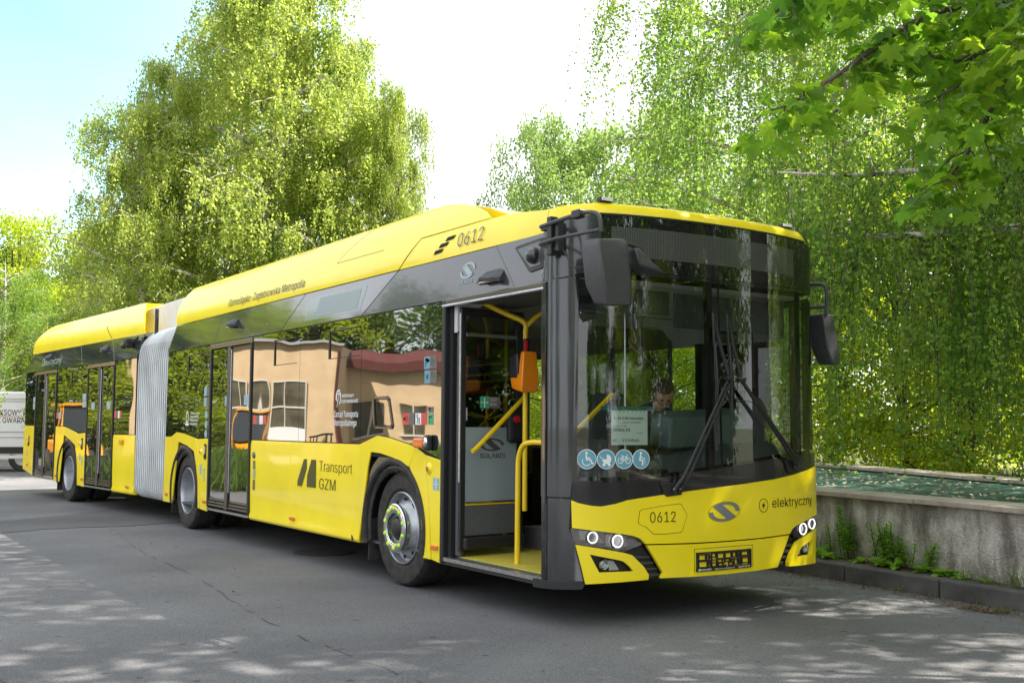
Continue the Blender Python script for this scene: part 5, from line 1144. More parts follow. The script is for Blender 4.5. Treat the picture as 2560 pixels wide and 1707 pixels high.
def hand(wx, wy, wz, s):
    w = Vector((wx, wy, wz)); vs = [w, w+Vector((.05, 0, -.005))]; es = [(0, 1)]; rs = [.026, .032]
    for k, (dy, ln) in enumerate(((-.030, .068), (-.010, .078), (.010, .074), (.028, .060))):
        b = len(vs); vs += [w+Vector((.085, dy, .0)), w+Vector((.085+ln*.5, dy*1.1, -.012)), w+Vector((.085+ln*.75, dy*1.1, -.045))]; es += [(1, b), (b, b+1), (b+1, b+2)]; rs += [.0105, .0095, .0075]
    b = len(vs); vs += [w+Vector((.035, -.038*s, -.005)), w+Vector((.075, -.055*s, -.02))]; es += [(0, b), (b, b+1)]; rs += [.013, .010]
    skin_body('hand', [tuple(v+off) for v in vs], es, rs, SKIN, per, 0, 1)
hand(-1.08, .22, 1.20, -1); hand(-1.08, .62, 1.22, 1)
# head: an egg shaped by height, with brow, nose, chin, ears
HM = Matrix.Translation(Vector((-1.165, .355, 1.60))+off)@Matrix.Rotation(R(-38), 4, 'Z')@Matrix.Rotation(R(48), 4, 'Y')
vs = []; nL, nA = 22, 32
for i in range(nL+1):
    t = math.pi*i/nL; z = math.cos(t)
    for k in range(nA):
        a = 2*math.pi*k/nA; ca, sa = math.cos(a), math.sin(a); r_ = math.sin(t)
        x, y, zz = r_*ca*.098, r_*sa*.078, z*.122
        if z < 0: x *= 1-.10*z*z; y *= 1-.30*z*z
        if z < -.2 and ca < 0: x *= 1-.25*(-z)
        if ca > .5:
            m_ = (ca-.5)*2; x += .022*math.exp(-((zz+.015)/.022)**2)*math.exp(-(sa/.16)**2)*m_+.006*math.exp(-((zz-.025)/.010)**2)*m_-.007*math.exp(-((zz-.005)/.012)**2)*math.exp(-((abs(sa)-.38)/.16)**2)+.007*math.exp(-((zz+.058)/.010)**2)*math.exp(-(sa/.3)**2)+.010*math.exp(-((zz+.095)/.015)**2)*math.exp(-(sa/.35)**2)
        vs.append((x, y, zz))
fs = [(i*nA+k, i*nA+(k+1) % nA, (i+1)*nA+(k+1) % nA, (i+1)*nA+k) for i in range(nL) for k in range(nA)]
head = G().add(vs, fs).obj('head', SKIN, per, HM, smooth=True, angle=180)
g = G().ball((-.005, -.080, -.005), .026, 6, (.7, .35, 1.1)).ball((-.005, .080, -.005), .026, 6, (.7, .35, 1.1)); g.obj('ear', SKIN, head, smooth=True)
g = G().ball((.087, -.031, .006), .011, 6).ball((.087, .031, .006), .011, 6); g.obj('eye', principled('eye_dark', (.04, .03, .03), .3), head, smooth=True)
g = G().tube([(.096, -.045, .026), (.105, -.025, .031), (.104, -.014, .028)], .0035, 5).tube([(.096, .045, .026), (.105, .025, .031), (.104, .014, .028)], .0035, 5); g.obj('eyebrow', HAIR, head)
G().tube([(.094, -.024, -.056), (.104, 0, -.054), (.094, .024, -.056)], .004, 6).obj('mouth', principled('lips', (.35, .12, .10), .5), head, smooth=True)
vh = [(x*1.055-.004, y*1.06, z*1.05+.003) for x, y, z in vs]
fh = [f for f in fs if (lambda c: c[2] > .070+.0*c[0] or (c[0] < .035 and c[2] > .02) or (c[0] < -.02 and c[2] > -.05))(tuple(sum(vs[i][d] for i in f)/4 for d in range(3)))]
G().add(vh, fh).obj('hair', HAIR, head, smooth=True, angle=180)
G().ball((0, 0, 0), .055, 8, (1, 1, 1.5)).obj('neck', SKIN, per, Matrix.Translation(Vector((-1.24, .37, 1.52))+off)@Matrix.Rotation(R(45), 4, 'Y'), smooth=True)

# ================================================================== VAN
VW = principled('van_white', (.80, .80, .80), .25, 0, .5)
vdir = Vector((-1.09, .165, 0)).normalized(); vl = Vector((vdir.y, -vdir.x, 0))   # across the picture, towards its right
vl = -vl if vl.dot(Vector((.55, .835, 0))) < 0 else vl
vpos = Vector((5.48, -5.5, 0))+vdir*33.5
vpos.z = 0
VM = Matrix((vl, -vl.cross(Vector((0, 0, -1))) if False else Vector((-vl.y, vl.x, 0)), Vector((0, 0, 1)))).transposed().to_4x4()
van = bpy.data.objects.new('panel_van', None); C.objects.link(van); van.matrix_world = Matrix.Translation(vpos+vl*(-1.55))@VM
tag(van, 'white panel van with black lettering parked beyond the rear of the bus', 'van')
bd = G().prism([(-2.9, .42), (-2.9, 1.15), (-2.3, 1.35), (-1.75, 2.10), (-1.2, 2.22), (2.55, 2.22), (2.70, 2.05), (2.72, .42)], 'y', -.0, 1.95).obj('body', VW, van, bev=.06, smooth=True)
g = G().box((0, -.012, 2.02), (5.0, .02, .012)).box((0, -.012, 1.95), (5.0, .02, .012)).box((.3, -.012, 1.10), (4.4, .02, .012)).box((.3, -.012, .95), (4.4, .02, .01)); g.obj('side_groove', principled('groove_grey', (.35, .35, .37), .5), van)
G().prism([(-1.9, .50), (2.50, .50), (2.62, .68), (-1.9, .68)], 'y', -.03, .0).obj('sill_moulding', BLK, van)
G().box((2.0, .02, .40), (1.5, .06, .10)).obj('side_sill', VW, van, bev=.01)
for x in (-2.0, 1.95):
    w = G().lathe([(.20, -.01), (.34, -.02), (.36, .02), (.36, .22), (.2, .22)], (x, .02, .36), 'y', 28).obj('wheel', RUB, van, smooth=True); G().lathe([(0, .0), (.12, -.005), (.2, -.01), (.2, .02)], (x, .02, .36), 'y', 24).obj('rim', RIM, w, smooth=True)
def S_van(u, v, w): return (u, -w, v)
vt = lambda s, u, z, w, h: panel('lettering', text_polys(s, u, z, w, h, .006), PRT, S_van, van, .002, .001, smooth=False)
TX = 1.55-.03
vt('EKSOWY R', 1.25, 1.555, .76, .155); vt('A GWARA', 1.25, 1.345, .72, .15)
G().box((.4, -.006, 1.528), (4.2, .008, .012)).obj('red_line', REDP, van)

# ================================================================== WORKSHOP BUILDING (seen mirrored in the bus windows)
WALLB = principled('beige_plaster', (.62, .45, .27), .9); add_noise(WALLB, .12, 1.5, bump=.3, bscale=20)
WIN = principled('old_window', (.10, .085, .06), .25, 0, .3); add_noise(WIN, .5, 2)
RUST = principled('rusty_red_metal', (.16, .02, .015), .6); add_noise(RUST, .4, 3, (.10, .03, .025))
FRAMEW = principled('window_frame_paint', (.65, .60, .52), .6)
def frame_from(p, q):
    d = Vector((q[0]-p[0], q[1]-p[1], 0)); L_ = d.length; d.normalize(); M = Matrix((d, Vector((-d.y, d.x, 0)), Vector((0, 0, 1)))).transposed().to_4x4(); M.translation = Vector((p[0], p[1], 0)); return M, L_
bld = empty('workshop_building', (-32.5, -13, 0), 'beige plastered workshop with red metal eaves facing the side of the bus', 'building')
bo = Matrix.Translation(-bld.location)
M1, L1 = frame_from((-33.5, -10.3), (-31.23, -13.83)); M1 = bo@M1
G().box((L1/2, -3.0, 2.15), (L1, 6, 4.3)).obj('wall', WALLB, bld, M1)
G().box((L1/2, .0, 4.36), (L1+.2, .4, .10)).obj('roof_edge', principled('felt_edge', (.35, .34, .33), .8), bld, M1)
for x, w in ((.85, .95), (2.15, 1.15)):
    o = G().box((x, .02, 1.9), (w, .08, 2.1)).obj('window', WIN, bld, M1)
    for dx in (-w/2, 0, w/2): G().box((x+dx, .07, 1.9), (.05, .05, 2.1)).obj('frame', FRAMEW, o)
    for z in (.9, 1.95, 2.95): G().box((x, .07, z), (w, .05, .06)).obj('frame', FRAMEW, o)
G().box((2.15, .09, .95), (1.15, .03, .6)).obj('white_board', VW, bld, M1)
M2, L2 = frame_from((-33.6, -14.2), (-28.9, -24.5)); M2 = bo@M2
G().box((L2/2, -3.0, 1.85), (L2, 6, 3.7)).obj('wall', WALLB, bld, M2)
G().prism([(-.5, 4.25), (.35, 3.80), (.35, 3.45), (-.5, 3.5)], 'x', -.2, L2+.2).obj('eaves', RUST, bld, M2)
G().tube([(L1-.12, .12, 4.1), (L1-.12, .12, .2)], .09, 8).obj('downpipe', RUST, bld, M1)
for x in (1.6, 3.4, 5.6, 7.8):
    o = G().box((x, .02, 1.55), (.9, .08, 1.3)).obj('window', WIN, bld, M2); G().box((x, .07, 1.55), (.06, .05, 1.3)).obj('frame', FRAMEW, o); G().box((x, .06, .9), (1.1, .1, .08)).obj('sill', FRAMEW, o)
bld2 = empty('storage_building', (-37, -6, 0), 'narrow beige building seen between the trees in the door glass', 'building')
M3, L3 = frame_from((-38.6, -6.2), (-38.2, -7.1)); G().box((L3/2, -2.0, 2.6), (L3, 4, 5.2)).obj('wall', WALLB, bld2, Matrix.Translation(-bld2.location)@M3)
bn = empty('garden_bench', (-29.6, -12.3, 0), 'small dark wooden bench against the beige workshop wall', 'bench', None, R(60))
for k in range(4): G().box((-.1, 0, .45+.0), (.06, .06, .02))
for k in range(5): G().box((-.6+.3*k, .0, .75), (.06, .03, .5)).obj('back_slat', BLK, bn)
for k in range(3): G().box((0, .12+.12*k, .45), (1.4, .09, .03)).obj('seat_slat', BLK, bn)
for x in (-.6, .6): G().box((x, .2, .22), (.06, .4, .44)).obj('leg', BLK, bn)
G().box((0, 0, .98), (1.4, .04, .06)).obj('top_rail', BLK, bn)
# compact loaders
LOY = principled('loader_orange', (.80, .33, .01), .4, 0, .2); CABG = principled('cab_glass', (.03, .035, .04), .1, 0, .5)
def loader():
    r_ = empty('compact_loader', (0, 0, 0), 'x', 'loader', 'orange compact loaders parked opposite the bus')
    hull('body', [[(-1.3, -.55, .45), (.9, -.55, .45), (.9, .55, .45), (-1.3, .55, .45)], [(-1.3, -.5, 1.15), (.2, -.5, 1.0), (.2, .5, 1.0), (-1.3, .5, 1.15)]], LOY, r_, .05)
    c = hull('cab', [[(-.75, -.5, 1.1), (.35, -.5, 1.0), (.35, .5, 1.0), (-.75, .5, 1.1)], [(-.7, -.45, 2.05), (.1, -.45, 2.05), (.1, .45, 2.05), (-.7, .45, 2.05)]], CABG, r_, .03)
    G().box((-.3, 0, 2.10), (.95, 1.0, .08)).obj('roof', LOY, c, bev=.02)
    for x in (-.72, .22):
        for y in (-.49, .49): G().tube([(x+.1, y, 1.0), (x*.6-.1, y*.92, 2.08)], .035, 6).obj('post', LOY, c)
    for s in (-1, 1): G().tube([(-.6, s*.5, 1.25), (.6, s*.5, .95), (1.4, s*.45, .45)], .07, 6).obj('lift_arm', LOY, r_)
    G().prism([(1.35, .12), (1.95, .10), (1.95, .16), (1.55, .30), (1.45, .75), (1.38, .75)], 'y', -.75, .75).obj('bucket', BLK, r_)
    for x in (-.95, .65):
        for s in (-1, 1):
            w = G().lathe([(.18, -.12), (.40, -.14), (.44, -.08), (.44, .08), (.40, .14), (.18, .12)], (x, s*.62, .44), 'y', 20).obj('wheel', RUB, r_, smooth=True)
    return r_
def copy_tree(o, parent=None):
    c = o.copy(); C.objects.link(c); c.parent = parent
    for ch in list(o.children): copy_tree(ch, c)
    return c
l0 = loader()
spots = [(-22.6, -6.6, .3, 'orange compact loader nearest the tall weeds'), (-26.0, -8.6, .5, 'orange compact loader standing next to the beige building'), (-27.0, -4.2, 0.1, 'orange compact loader at the far left of the row'), (-21.0, -4.0, .2, 'orange compact loader between the other machines')]
bpy.context.view_layer.update()
for i, (x, y, a, lb_) in enumerate(spots):
    o = l0 if i == 0 else copy_tree(l0); o.location = (x, y, 0); o.rotation_euler = (0, 0, a); o.scale = (.85, .62, .84); o['label'] = lb_

# ================================================================== FOLIAGE
def leafmat(name, cols, trans=.5, rough=.5):
    m = bpy.data.materials.new(name); m.use_nodes = True; t = m.node_tree; t.nodes.clear(); l = t.links.new
    o = N(t, 'ShaderNodeOutputMaterial'); g = N(t, 'ShaderNodeNewGeometry'); cr = N(t, 'ShaderNodeValToRGB'); e = cr.color_ramp.elements
    e[0].color = (*cols[0], 1); e[0].position = 0; e[1].color = (*cols[-1], 1); e[1].position = 1
    for i, c in enumerate(cols[1:-1]): k = e.new((i+1)/(len(cols)-1)); k.color = (*c, 1)
    tc = N(t, 'ShaderNodeTexCoord'); nz_ = N(t, 'ShaderNodeTexNoise'); nz_.inputs['Scale'].default_value = 1.1; nz_.inputs['Detail'].default_value = 2; l(tc.outputs['Object'], nz_.inputs[0])
    k1 = N(t, 'ShaderNodeMapRange'); k1.inputs['From Min'].default_value = .3; k1.inputs['From Max'].default_value = .7; l(nz_.outputs[0], k1.inputs[0])
    k2 = N(t, 'ShaderNodeMix', data_type='FLOAT'); k2.inputs[0].default_value = .45; l(k1.outputs[0], k2.inputs['A']); l(g.outputs['Random Per Island'], k2.inputs['B']); l(k2.outputs['Result'], cr.inputs[0])
    d = N(t, 'ShaderNodeBsdfPrincipled'); d.inputs['Roughness'].default_value = rough; d.inputs['Specular IOR Level'].default_value = .35
    tr = N(t, 'ShaderNodeBsdfTranslucent'); hs = N(t, 'ShaderNodeHueSaturation'); hs.inputs['Value'].default_value = 1.9; hs.inputs['Saturation'].default_value = 1.03; hs.inputs['Hue'].default_value = .489
    mx = N(t, 'ShaderNodeMixShader'); mx.inputs[0].default_value = trans
    l(cr.outputs[0], d.inputs['Base Color']); l(cr.outputs[0], hs.inputs['Color']); l(hs.outputs[0], tr.inputs[0]); l(d.outputs[0], mx.inputs[1]); l(tr.outputs[0], mx.inputs[2]); l(mx.outputs[0], o.inputs[0])
    return m
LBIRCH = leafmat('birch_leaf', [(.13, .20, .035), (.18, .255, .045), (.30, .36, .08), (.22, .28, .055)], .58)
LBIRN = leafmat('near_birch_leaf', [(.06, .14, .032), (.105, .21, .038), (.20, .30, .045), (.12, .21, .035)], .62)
LUND = leafmat('undergrowth_leaf', [(.13, .23, .02), (.23, .32, .025), (.34, .40, .03), (.18, .27, .025)], .55)
LPOP = leafmat('pale_leaf', [(.12, .20, .05), (.17, .26, .07), (.24, .32, .09)], .52)
LDARK = leafmat('dark_leaf', [(.045, .085, .014), (.065, .12, .018), (.10, .16, .02)], .4)
LMAP = leafmat('maple_leaf', [(.055, .14, .03), (.09, .21, .02), (.16, .29, .02), (.26, .35, .03)], .6, .42)
LGRASS = leafmat('grass_blade', [(.07, .12, .02), (.10, .17, .025), (.13, .16, .04)], .4)
BIRK = principled('birch_bark', (.55, .52, .47), .8)
def birch_bark(m):
    t = m.node_tree; b = t.nodes['Principled BSDF']; l = t.links.new
    tc = N(t, 'ShaderNodeTexCoord'); n = N(t, 'ShaderNodeTexNoise'); mp = N(t, 'ShaderNodeMapping'); mp.inputs['Scale'].default_value = (3, 3, 9); n.inputs['Scale'].default_value = 1.5; n.inputs['Detail'].default_value = 6
    cr = N(t, 'ShaderNodeValToRGB'); e = cr.color_ramp.elements; e[0].position = .42; e[0].color = (.05, .045, .04, 1); e[1].position = .5; e[1].color = (.50, .46, .40, 1)
    l(tc.outputs['Object'], mp.inputs[0]); l(mp.outputs[0], n.inputs[0]); l(n.outputs[0], cr.inputs[0]); l(cr.outputs[0], b.inputs['Base Color'])
birch_bark(BIRK)
TWIG = principled('twig_brown', (.05, .032, .025), .8); BRK = principled('bark_brown', (.09, .07, .055), .9); add_noise(BRK, .4, 12, bump=.6, bscale=30)

def leaves_mesh(name, P, A, Bv, size, mat, wid=.38):
    """one small diamond blade per point; A along the blade, Bv across"""
    n = len(P); s = size[:, None] if isinstance(size, np.ndarray) else size
    co = np.empty((n, 4, 3), np.float32)
    co[:, 0] = P; co[:, 1] = P+A*s*.45+Bv*s*wid; co[:, 2] = P+A*s; co[:, 3] = P+A*s*.45-Bv*s*wid
    me = bpy.data.meshes.new(name); me.vertices.add(4*n); me.vertices.foreach_set('co', co.ravel())
    me.loops.add(4*n); me.loops.foreach_set('vertex_index', np.arange(4*n, dtype=np.int32))
    me.polygons.add(n); me.polygons.foreach_set('loop_start', np.arange(0, 4*n, 4, dtype=np.int32)); me.polygons.foreach_set('loop_total', np.full(n, 4, np.int32))
    me.materials.append(mat); me.update(); me.validate(); return me
def unit(v): return v/np.maximum(np.linalg.norm(v, axis=1, keepdims=True), 1e-9)
def rand_frames(rg_, n, down=.0):
    a = rg_.normal(size=(n, 3)); a[:, 2] -= down; a = unit(a); b = unit(np.cross(a, rg_.normal(size=(n, 3)))); return a, b
def tube_np(g, pts, r0, r1, n=5):
    m = len(pts); g.tube([tuple(p) for p in pts], [r0+(r1-r0)*i/(m-1) for i in range(m)], n)

def birch(name, seed, H, Rad, n_limb, strands, slen, spacing, leaf, jit, mat, low=.22, twigs=0, limb_pts=None, lean=(0, 0), up=.55, narrow=1.0, cl=1.15):
    """returns (crown mesh, wood mesh, twig mesh or None); strands of leaves hang from arching limbs"""
    rg_ = np.random.RandomState(seed); g = G()
    tp = np.array([[lean[0]*t*t+.12*math.sin(3*t+seed), lean[1]*t*t+.10*math.cos(2.4*t+seed), H*.97*t] for t in np.linspace(0, 1, 9)])
    tube_np(g, tp, .018*H+.02, .012, 9)
    anchors = []; dirs = []
    def bez(a, b, c, n): t = np.linspace(0, 1, n)[:, None]; return (1-t)**2*a+2*t*(1-t)*b+t*t*c
    for i in range(n_limb):
        h = low+(1-low)*((i+rg_.rand())/n_limb)**.9*.93; base = np.array([np.interp(h*H*.97, tp[:, 2], tp[:, k]) for k in range(3)])
        az = i*2.4+rg_.rand()*.8; L_ = Rad*narrow*(1-.80*max(0, (h-low)/(1-low))**1.35)*rg_.uniform(.65, 1.1)*(.75+.5*min(1, (h-low+.12)/.25) if h < low+.25 else 1.2)
        d = np.array([math.cos(az), math.sin(az), 0]); u_ = up*rg_.uniform(.7, 1.3)
        tip = base+d*L_+np.array([0, 0, L_*u_*.7]); mid = base+d*L_*.45+np.array([0, 0, L_*u_*.75]); P = bez(base, mid, tip, 9)
        tube_np(g, P, .006*H*(1-h*.6)+.012, .008, 5)
        for k in range(6):
            t = .25+.7*k/5+rg_.uniform(-.05, .05); q = P[min(8, int(t*8))]; a2 = az+rg_.choice([-1, 1])*rg_.uniform(.5, 1.3); l2 = L_*rg_.uniform(.25, .5); d2 = np.array([math.cos(a2), math.sin(a2), 0])
            S = bez(q, q+d2*l2*.5+np.array([0, 0, l2*.30]), q+d2*l2+np.array([0, 0, -l2*.05]), 6); tube_np(g, S, .010, .004, 4)
            for s_ in np.linspace(.15, 1, 5): anchors.append(S[min(5, int(s_*5))]); dirs.append(d2)
        for s_ in np.linspace(.3, 1, 7): anchors.append(P[min(8, int(s_*8))]); dirs.append(d)
    if limb_pts is not None:
        for P, r_ in limb_pts:
            P = np.array(P); SP = np.array([tuple(p) for p in smooth_path([tuple(p) for p in P], 6)]); tube_np(g, SP, r_, .01, 8)
            for k in range(len(SP)):
                for _ in range(3):
                    d2 = unit(rg_.normal(size=(1, 3))*[1, 1, .25])[0]; l2 = rg_.uniform(.3, .9); S = bez(SP[k], SP[k]+d2*l2*.5+np.array([0, 0, .12]), SP[k]+d2*l2, 5)
                    if _ == 0: tube_np(g, S, .007, .003, 4)
                    for s_ in (1, 2, 3, 4): anchors.append(S[s_]); dirs.append(d2)
    A0 = np.array(anchors); D0 = np.array(dirs); wgt = np.exp(rg_.normal(size=len(A0))*cl); idx = rg_.choice(len(A0), strands, p=wgt/wgt.sum())
    st_ = A0[idx]+rg_.normal(size=(strands, 3))*jit*1.2; od = unit(D0[idx]+rg_.normal(size=(strands, 3))*.5); ln = slen*rg_.uniform(.35, 1.0, strands)*(.6+.5*rg_.rand(strands))
    ln = np.minimum(ln, np.maximum(.2, (st_[:, 2]-.9)))
    cnt = np.maximum(2, (ln/spacing).astype(int)); rep = np.repeat(np.arange(strands), cnt); tt = rg_.rand(len(rep))
    def pos(i, t): 
        l_ = ln[i][:, None]; t = t[:, None]
        return st_[i]+od[i]*[1, 1, .2]*l_*.28*(1-(1-t)**2)+np.array([0, 0, -1])*l_*(t**1.4)
    P = pos(rep, tt)+rg_.normal(size=(len(rep), 3))*jit*.28
    a, b = rand_frames(rg_, len(rep), .9); sz = leaf*rg_.uniform(.7, 1.2, len(rep))
    me = leaves_mesh(name+'_crown', P.astype(np.float32), a.astype(np.float32), b.astype(np.float32), sz.astype(np.float32), mat)
    tw = None
    if twigs:
        k = min(twigs, strands); ii = np.arange(k); cols = []
        for j, t in enumerate(np.linspace(0, .98, 6)):
            c = pos(ii, np.full(k, t)); w = .0035*(1-.6*t)
            cols.append(np.stack([c+[w, 0, 0], c+[-w*.5, w*.87, 0], c+[-w*.5, -w*.87, 0]], 1))
        V_ = np.stack(cols, 1).reshape(-1, 3).astype(np.float32)   # strand, ring, 3
        f = []
        base = (np.arange(k)*18)[:, None]
        for r_ in range(5):
            for s_ in range(3): f.append(base+np.array([[r_*3+s_, r_*3+(s_+1) % 3, r_*3+3+(s_+1) % 3, r_*3+3+s_]]))
        F = np.concatenate(f).astype(np.int32); tw = bpy.data.meshes.new('hanging_twigs'); tw.vertices.add(len(V_)); tw.vertices.foreach_set('co', V_.ravel()); tw.loops.add(F.size); tw.loops.foreach_set('vertex_index', F.ravel())
        tw.polygons.add(len(F)); tw.polygons.foreach_set('loop_start', np.arange(0, F.size, 4, dtype=np.int32)); tw.polygons.foreach_set('loop_total', np.full(len(F), 4, np.int32)); tw.materials.append(TWIG); tw.update()
    return me, g.mesh('trunk', BIRK, True, 60, fix=False), tw
def tree(name, loc, meshes, label, cat='tree', group=None, rz=0, sc=1, sz=None):
    e = empty(name, loc, label, cat, group, rz); e.scale = (sc, sc, sz or sc)
    for nm, m in (('crown', meshes[0]), ('trunk', meshes[1]), ('hanging_twigs', meshes[2])):
        if m: o = bpy.data.objects.new(nm, m); C.objects.link(o); o.parent = e; 
    return e
def broadleaf(seed, H, Rad, n, leaf, mat, low=.25, clump=70, trunkmat=None, flat=1.0):
    """bushy tree: leaf clumps of uneven size on a branching frame"""
    rg_ = np.random.RandomState(seed); g = G(); tube_np(g, np.array([[.2*math.sin(seed+t*3), .2*math.cos(seed*2+t*2.5), H*.85*t] for t in np.linspace(0, 1, 7)]), .02*H+.03, .03, 7)
    c = []; 
    for i in range(clump):
        h = low+(1-low)*rg_.rand()**.85; rr_ = Rad*flat*math.sin(math.pi*min(1, max(.08, ((h-low)/(1-low))*.86+.12)))**.7*(rg_.rand()**.45)
        a = rg_.rand()*6.28; p = np.array([rr_*math.cos(a), rr_*math.sin(a), h*H]); c.append((p, Rad*rg_.uniform(.13, .30)))
        if i % 2 == 0: b = np.array([0, 0, h*H*.72]); tube_np(g, np.array([b, (b+p)/2+[0, 0, .25], p]), .04, .012, 4)
    w = np.array([q[1]**2 for q in c]); w /= w.sum(); ci = rg_.choice(len(c), n, p=w); cen = np.array([q[0] for q in c])[ci]; rad = np.array([q[1] for q in c])[ci]
    d = unit(rg_.normal(size=(n, 3)))*[1, 1, .75]; P = cen+d*(rad*rg_.rand(n)**.42)[:, None]; P[:, 2] -= .35*rg_.rand(n)**3*rad
    a, b = rand_frames(rg_, n, .5); me = leaves_mesh('crown', P.astype(np.float32), a.astype(np.float32), b.astype(np.float32), (leaf*rg_.uniform(.7, 1.25, n)).astype(np.float32), mat, .42)
    return me, g.mesh('trunk', trunkmat or BRK, True, 60, fix=False), None

# left group of birches beyond the bus ---------------------------------
bA = birch('birch', 11, 17.0, 4.9, 50, 5000, 1.5, .048, .10, .17, LBIRCH, .10, cl=1.35)
bB = birch('birch', 23, 13.5, 4.3, 42, 4000, 1.35, .048, .10, .17, LBIRCH, .08, cl=1.35)
BG = 'birches behind the bus'
tree('birch_tree', (-21.4, 8.3, 0), bB, 'thin spire of birch standing apart at the right of the tall group', group=BG, rz=.3, sc=.34, sz=.86)
tree('birch_tree', (-26.2, 3.4, 0), bB, 'narrow tall birch between the left flank and the tallest tree', group=BG, rz=5.4, sc=.58, sz=.95)
tree('birch_tree', (-24.4, 5.6, 0), bA, 'tallest bright green birch behind the middle of the bus', group=BG, rz=.5, sc=.92, sz=1.0)
tree('birch_tree', (-22.6, 7.4, 0), bB, 'rounded birch at the right end of the tall group', group=BG, rz=2.1, sc=.78, sz=.80)
tree('birch_tree', (-23.9, 7.6, 0), bB, 'slender birch behind the right shoulder of the tall group', group=BG, rz=3.4, sc=.72, sz=1.02)
tree('birch_tree', (-25.2, 2.4, 0), bB, 'drooping birch on the left flank of the tall group', group=BG, rz=4.0, sc=.66, sz=.82)
tree('birch_tree', (-29.0, 6.4, 0), bA, 'tall birch standing just behind the tallest one', group=BG, rz=1.4, sc=.85, sz=.95)
tree('birch_tree', (-34.0, 5.6, 0), bB, 'low birch behind the rear section of the bus', group=BG, rz=5.1, sc=.80, sz=.7)
tree('birch_tree', (-41.0, 6.0, 0), bB, 'low birch peeping over the rear roof of the bus', group=BG, rz=3.1, sc=.85, sz=.60)
tree('birch_tree', (-52.0, 3.6, 0), bA, 'pale sunlit tree far behind the white van', group=BG, rz=2.8, sc=.8, sz=.34)
tree('birch_tree', (-60.0, 5.5, 0), bB, 'small sunlit tree at the far left beyond the van', group=BG, rz=3.8, sc=1.1, sz=.40)

# weeping birches on the right ------------------------------------------
limbs = [([(1.0, 6.4, 4.5), (-.2, 5.9, 4.35), (-1.2, 5.2, 4.05), (-2.2, 4.7, 4.0), (-3.4, 4.3, 4.2)], .05), ([(1.0, 6.5, 3.2), (-.1, 5.7, 3.30), (-1.2, 5.0, 3.28), (-2.2, 4.5, 3.32), (-3.0, 4.2, 3.5)], .045),
         ([(1.0, 6.5, 6.0), (-1.0, 5.8, 7.2), (-3.0, 5.2, 7.4), (-4.8, 4.9, 6.9), (-6.0, 4.7, 6.2)], .06), ([(1.0, 6.5, 7.5), (-1.5, 6.5, 9.0), (-4.0, 6.2, 9.2), (-6.3, 6.0, 8.3)], .06), ([(1.0, 6.5, 5.2), (-1.6, 7.2, 6.4), (-4.2, 7.4, 6.5), (-6.6, 7.2, 5.6)], .055)]
l1 = [([(x-1.0+(.35 if k else 0), y-6.5-(.8 if k and i < 2 else 0), z) for k, (x, y, z) in enumerate(P)], r_*(1.5 if i < 2 else 1)) for i, (P, r_) in enumerate(limbs)]
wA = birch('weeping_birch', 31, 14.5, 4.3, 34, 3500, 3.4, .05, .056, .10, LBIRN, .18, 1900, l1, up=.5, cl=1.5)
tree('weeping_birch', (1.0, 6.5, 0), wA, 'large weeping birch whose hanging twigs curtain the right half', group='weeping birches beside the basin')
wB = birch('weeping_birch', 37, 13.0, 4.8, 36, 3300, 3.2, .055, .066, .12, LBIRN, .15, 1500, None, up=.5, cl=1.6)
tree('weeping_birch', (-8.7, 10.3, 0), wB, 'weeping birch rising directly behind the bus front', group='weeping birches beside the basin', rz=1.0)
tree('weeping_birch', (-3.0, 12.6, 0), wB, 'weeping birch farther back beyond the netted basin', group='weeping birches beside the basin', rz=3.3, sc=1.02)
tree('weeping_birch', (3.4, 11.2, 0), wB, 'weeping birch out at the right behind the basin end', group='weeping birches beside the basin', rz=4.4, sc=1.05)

tree('birch_tree', (-41.5, 1.2, 0), wB, 'dark low birch at the left edge above the white van', group=BG, rz=.8, sc=.9, sz=.62)
sh = broadleaf(44, 18, 6.2, 17500, .21, LBIRN, .52, 90, BRK)
tree('tall_tree', (2.5, 4.2, 0), sh, 'tall tree by the basin whose high crown above the picture shades the road', rz=0, sc=1.12, sz=1.0)

# sunlit undergrowth behind them ---------------------------------------
uA = broadleaf(3, 6.0, 3.0, 26000, .085, LUND, .02, 80); uB = broadleaf(5, 8.0, 3.2, 26000, .095, LUND, .02, 80)
for i, (x, y, s, r_) in enumerate([(-9.5, 14.5, 1, 0), (-5.5, 17, 1.1, 1), (-1.5, 18.5, 1.1, 2), (2.5, 19, 1.1, 3), (6.5, 17.5, 1.1, 4), (-13.5, 17, 1.15, 5), (-8, 21, 1.5, .5), (0, 24, 1.7, 1.6), (8, 24, 1.7, 2.2), (-15, 23, 1.5, 2.7), (-6.5, 12.2, .62, 4.1), (-1.0, 12.9, .6, 4.9), (3.0, 13.6, .7, 5.5), (-12.0, 12.6, .7, 1.1), (11, 5.2, .7, 1), (13.5, 9, .9, 3), (14.5, 2.5, .8, 2)]):
    nm = ['bright green bush', 'tall bright bush'][i % 2]; wh = ['behind the left end of the basin', 'behind the middle of the basin', 'behind the basin in the centre right', 'to the right behind the curtain of twigs', 'at the right edge behind the birch', 'beyond the bus front pillar', 'deep behind the weeping birch', 'in the back row at the right centre', 'in the back row at the far right', 'in the back row behind the bus', 'low down against the far coping at left', 'low down against the far coping in the middle', 'low down against the far coping at right', 'low down seen through the windscreen', 'added ahead of the bus beyond the road end to shade the mirrored ground', 'added ahead of the bus behind the tall tree to shade the mirrored ground', 'added ahead of the bus beside the road to shade the mirrored ground'][i]
    tree('leafy_bush', (x, y, .1), uA if i % 2 == 0 else uB, f'{nm} {wh}', 'bush', 'sunlit bushes beyond the basin', r_, s)  # bushes ahead of the bus: unseen, added to shade ground mirrored in the windscreen

